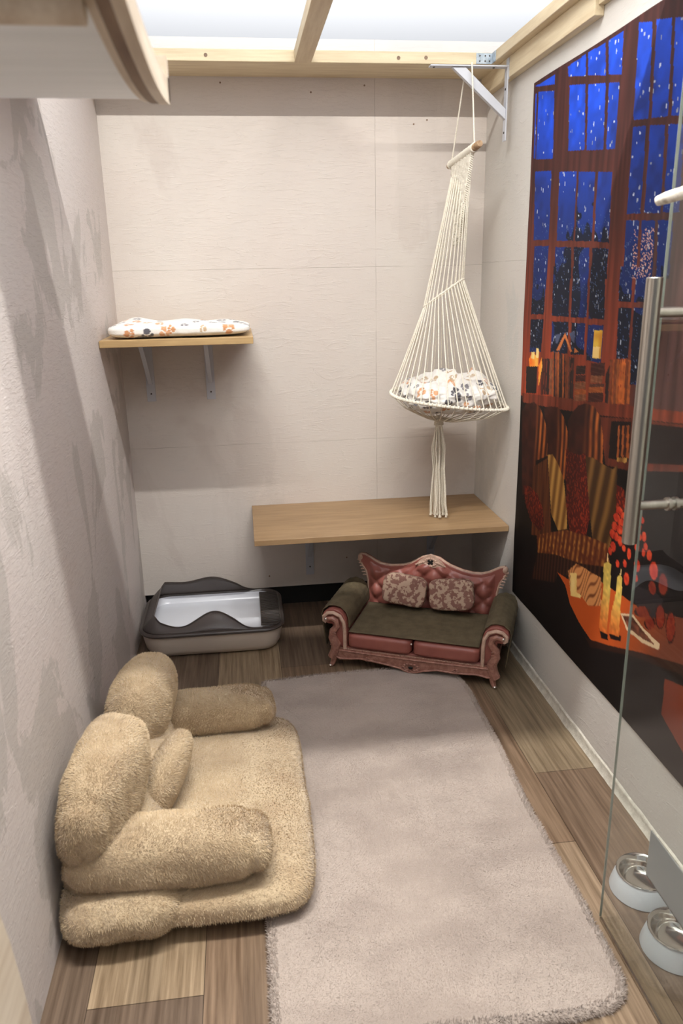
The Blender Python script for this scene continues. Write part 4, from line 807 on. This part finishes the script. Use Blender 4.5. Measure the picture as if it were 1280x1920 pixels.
# ================================================================ BOWLS
def bowl(label, x, y):
    t = thing('pet_bowl', label, 'bowl', (x, y, 0), 0, 'steel food bowls behind the glass door')
    obj('stand', MB().lathe([(.070, .001), (.075, .003), (.074, .008), (.063, .048), (.060, .052), (.056, .052), (.056, .045), (.066, .004)], (x, y, 0), 40), 'grey_plastic', t, smooth=50)
    obj('steel_bowl', MB().lathe([(.0, .014), (.034, .014), (.044, .019), (.050, .032), (.054, .050), (.058, .0545), (.062, .0555), (.0635, .054), (.0615, .0525)], (x, y, 0), 40), 'bowl_steel', t, smooth=50)
    return t
bowl('steel food bowl in pale grey stand behind the glass, farther from the camera', 1.385, 1.436)
bowl('steel food bowl in pale grey stand behind the glass, nearer the camera', 1.374, 1.262)
# ================================================================ NEAR CURVED CAT LEDGES ON THE LEFT WALL
def cat_ledge(label, x1, y0, y1, z0, sag=.03, lip=.045):
    t = thing('curved_cat_ledge', label, 'cat ledge', (0.0, (y0+y1)/2, z0))
    def zc(y): q = (y-y0)/(y1-y0)*2-1; return z0+sag*(q*q)-sag*.2
    N_ = 28; YS = [y0+(y1-y0)*i/N_ for i in range(N_+1)]
    def strip(xa, xb, dz0, dz1, ya=y0, yb=y1):
        m_ = MB(); A = []
        for y in [ya+(yb-ya)*i/N_ for i in range(N_+1)]: z = zc(y); A.append([(xa, y, z+dz0), (xb, y, z+dz0), (xb, y, z+dz1), (xa, y, z+dz1)])
        m_.grid(A, 0, True); m_.add(A[0], [(0, 1, 2, 3)]); m_.add(A[-1], [(3, 2, 1, 0)]); return m_
    obj('bent_panel', strip(.002, x1-.030, .004, .010), 'white_ply', t, smooth=40)
    obj('inner_rail', strip(x1-.030, x1-.022, .001, .022), 'ply', t, smooth=40)
    obj('side_rail', strip(x1-.022, x1-.011, -.001, .024), 'ply_edge', t, smooth=40)
    m_ = strip(x1-.011, x1, -.002, .026)
    z = zc(y1); m_.box((x1-.011, y1-.022, z-.002), (x1, y1, z+lip)); obj('outer_rail', m_, 'ply', t, smooth=40)
    m_ = MB(); y = y0+(y1-y0)*.16; m_.tube([(.002, y, zc(y)-.002), (x1-.031, y, zc(y)-.002)], .0115, 14); obj('cross_bar', m_, 'ply', t)
    return t
cat_ledge('curved white and birch cat ledge high at the upper left, nearest the camera', .418, .58, 1.036, 1.640, sag=.018, lip=.045)
cat_ledge('unseen curved cat ledge added high on left wall to cast a shadow', .240, 1.54, 2.262, 1.932, sag=.012, lip=.015)  # unseen ledge, added to cast the dark band on the left wall
# blurred wooden rail at the lower left
t = thing('climbing_step', 'blurred birch-edged cat step close to the camera at lower left', 'cat step', (.1, .7, .70))
pr = [(.186, .92), (.190, .88), (.196, .83), (.203, .78), (.208, .72), (.211, .66), (.212, .60)]
mb = MB(); A = []
for x, z in pr: A.append([(x, .700, z), (x, .60, z), (x-.016, .60, z), (x-.016, .700, z)])
mb.grid(A, 0, True); mb.add(A[0], [(0, 1, 2, 3)]); mb.add(A[-1], [(3, 2, 1, 0)]); obj('edge_rail', mb, 'ply', t, smooth=40)
mb = MB(); A = []
for x, z in pr: A.append([(x-.016, .698, z), (x-.016, .60, z), (.002, .60, z), (.002, .698, z)])
mb.grid(A, 0, True); mb.add(A[0], [(0, 1, 2, 3)]); mb.add(A[-1], [(3, 2, 1, 0)]); obj('white_side', mb, 'white_ply', t, smooth=40)
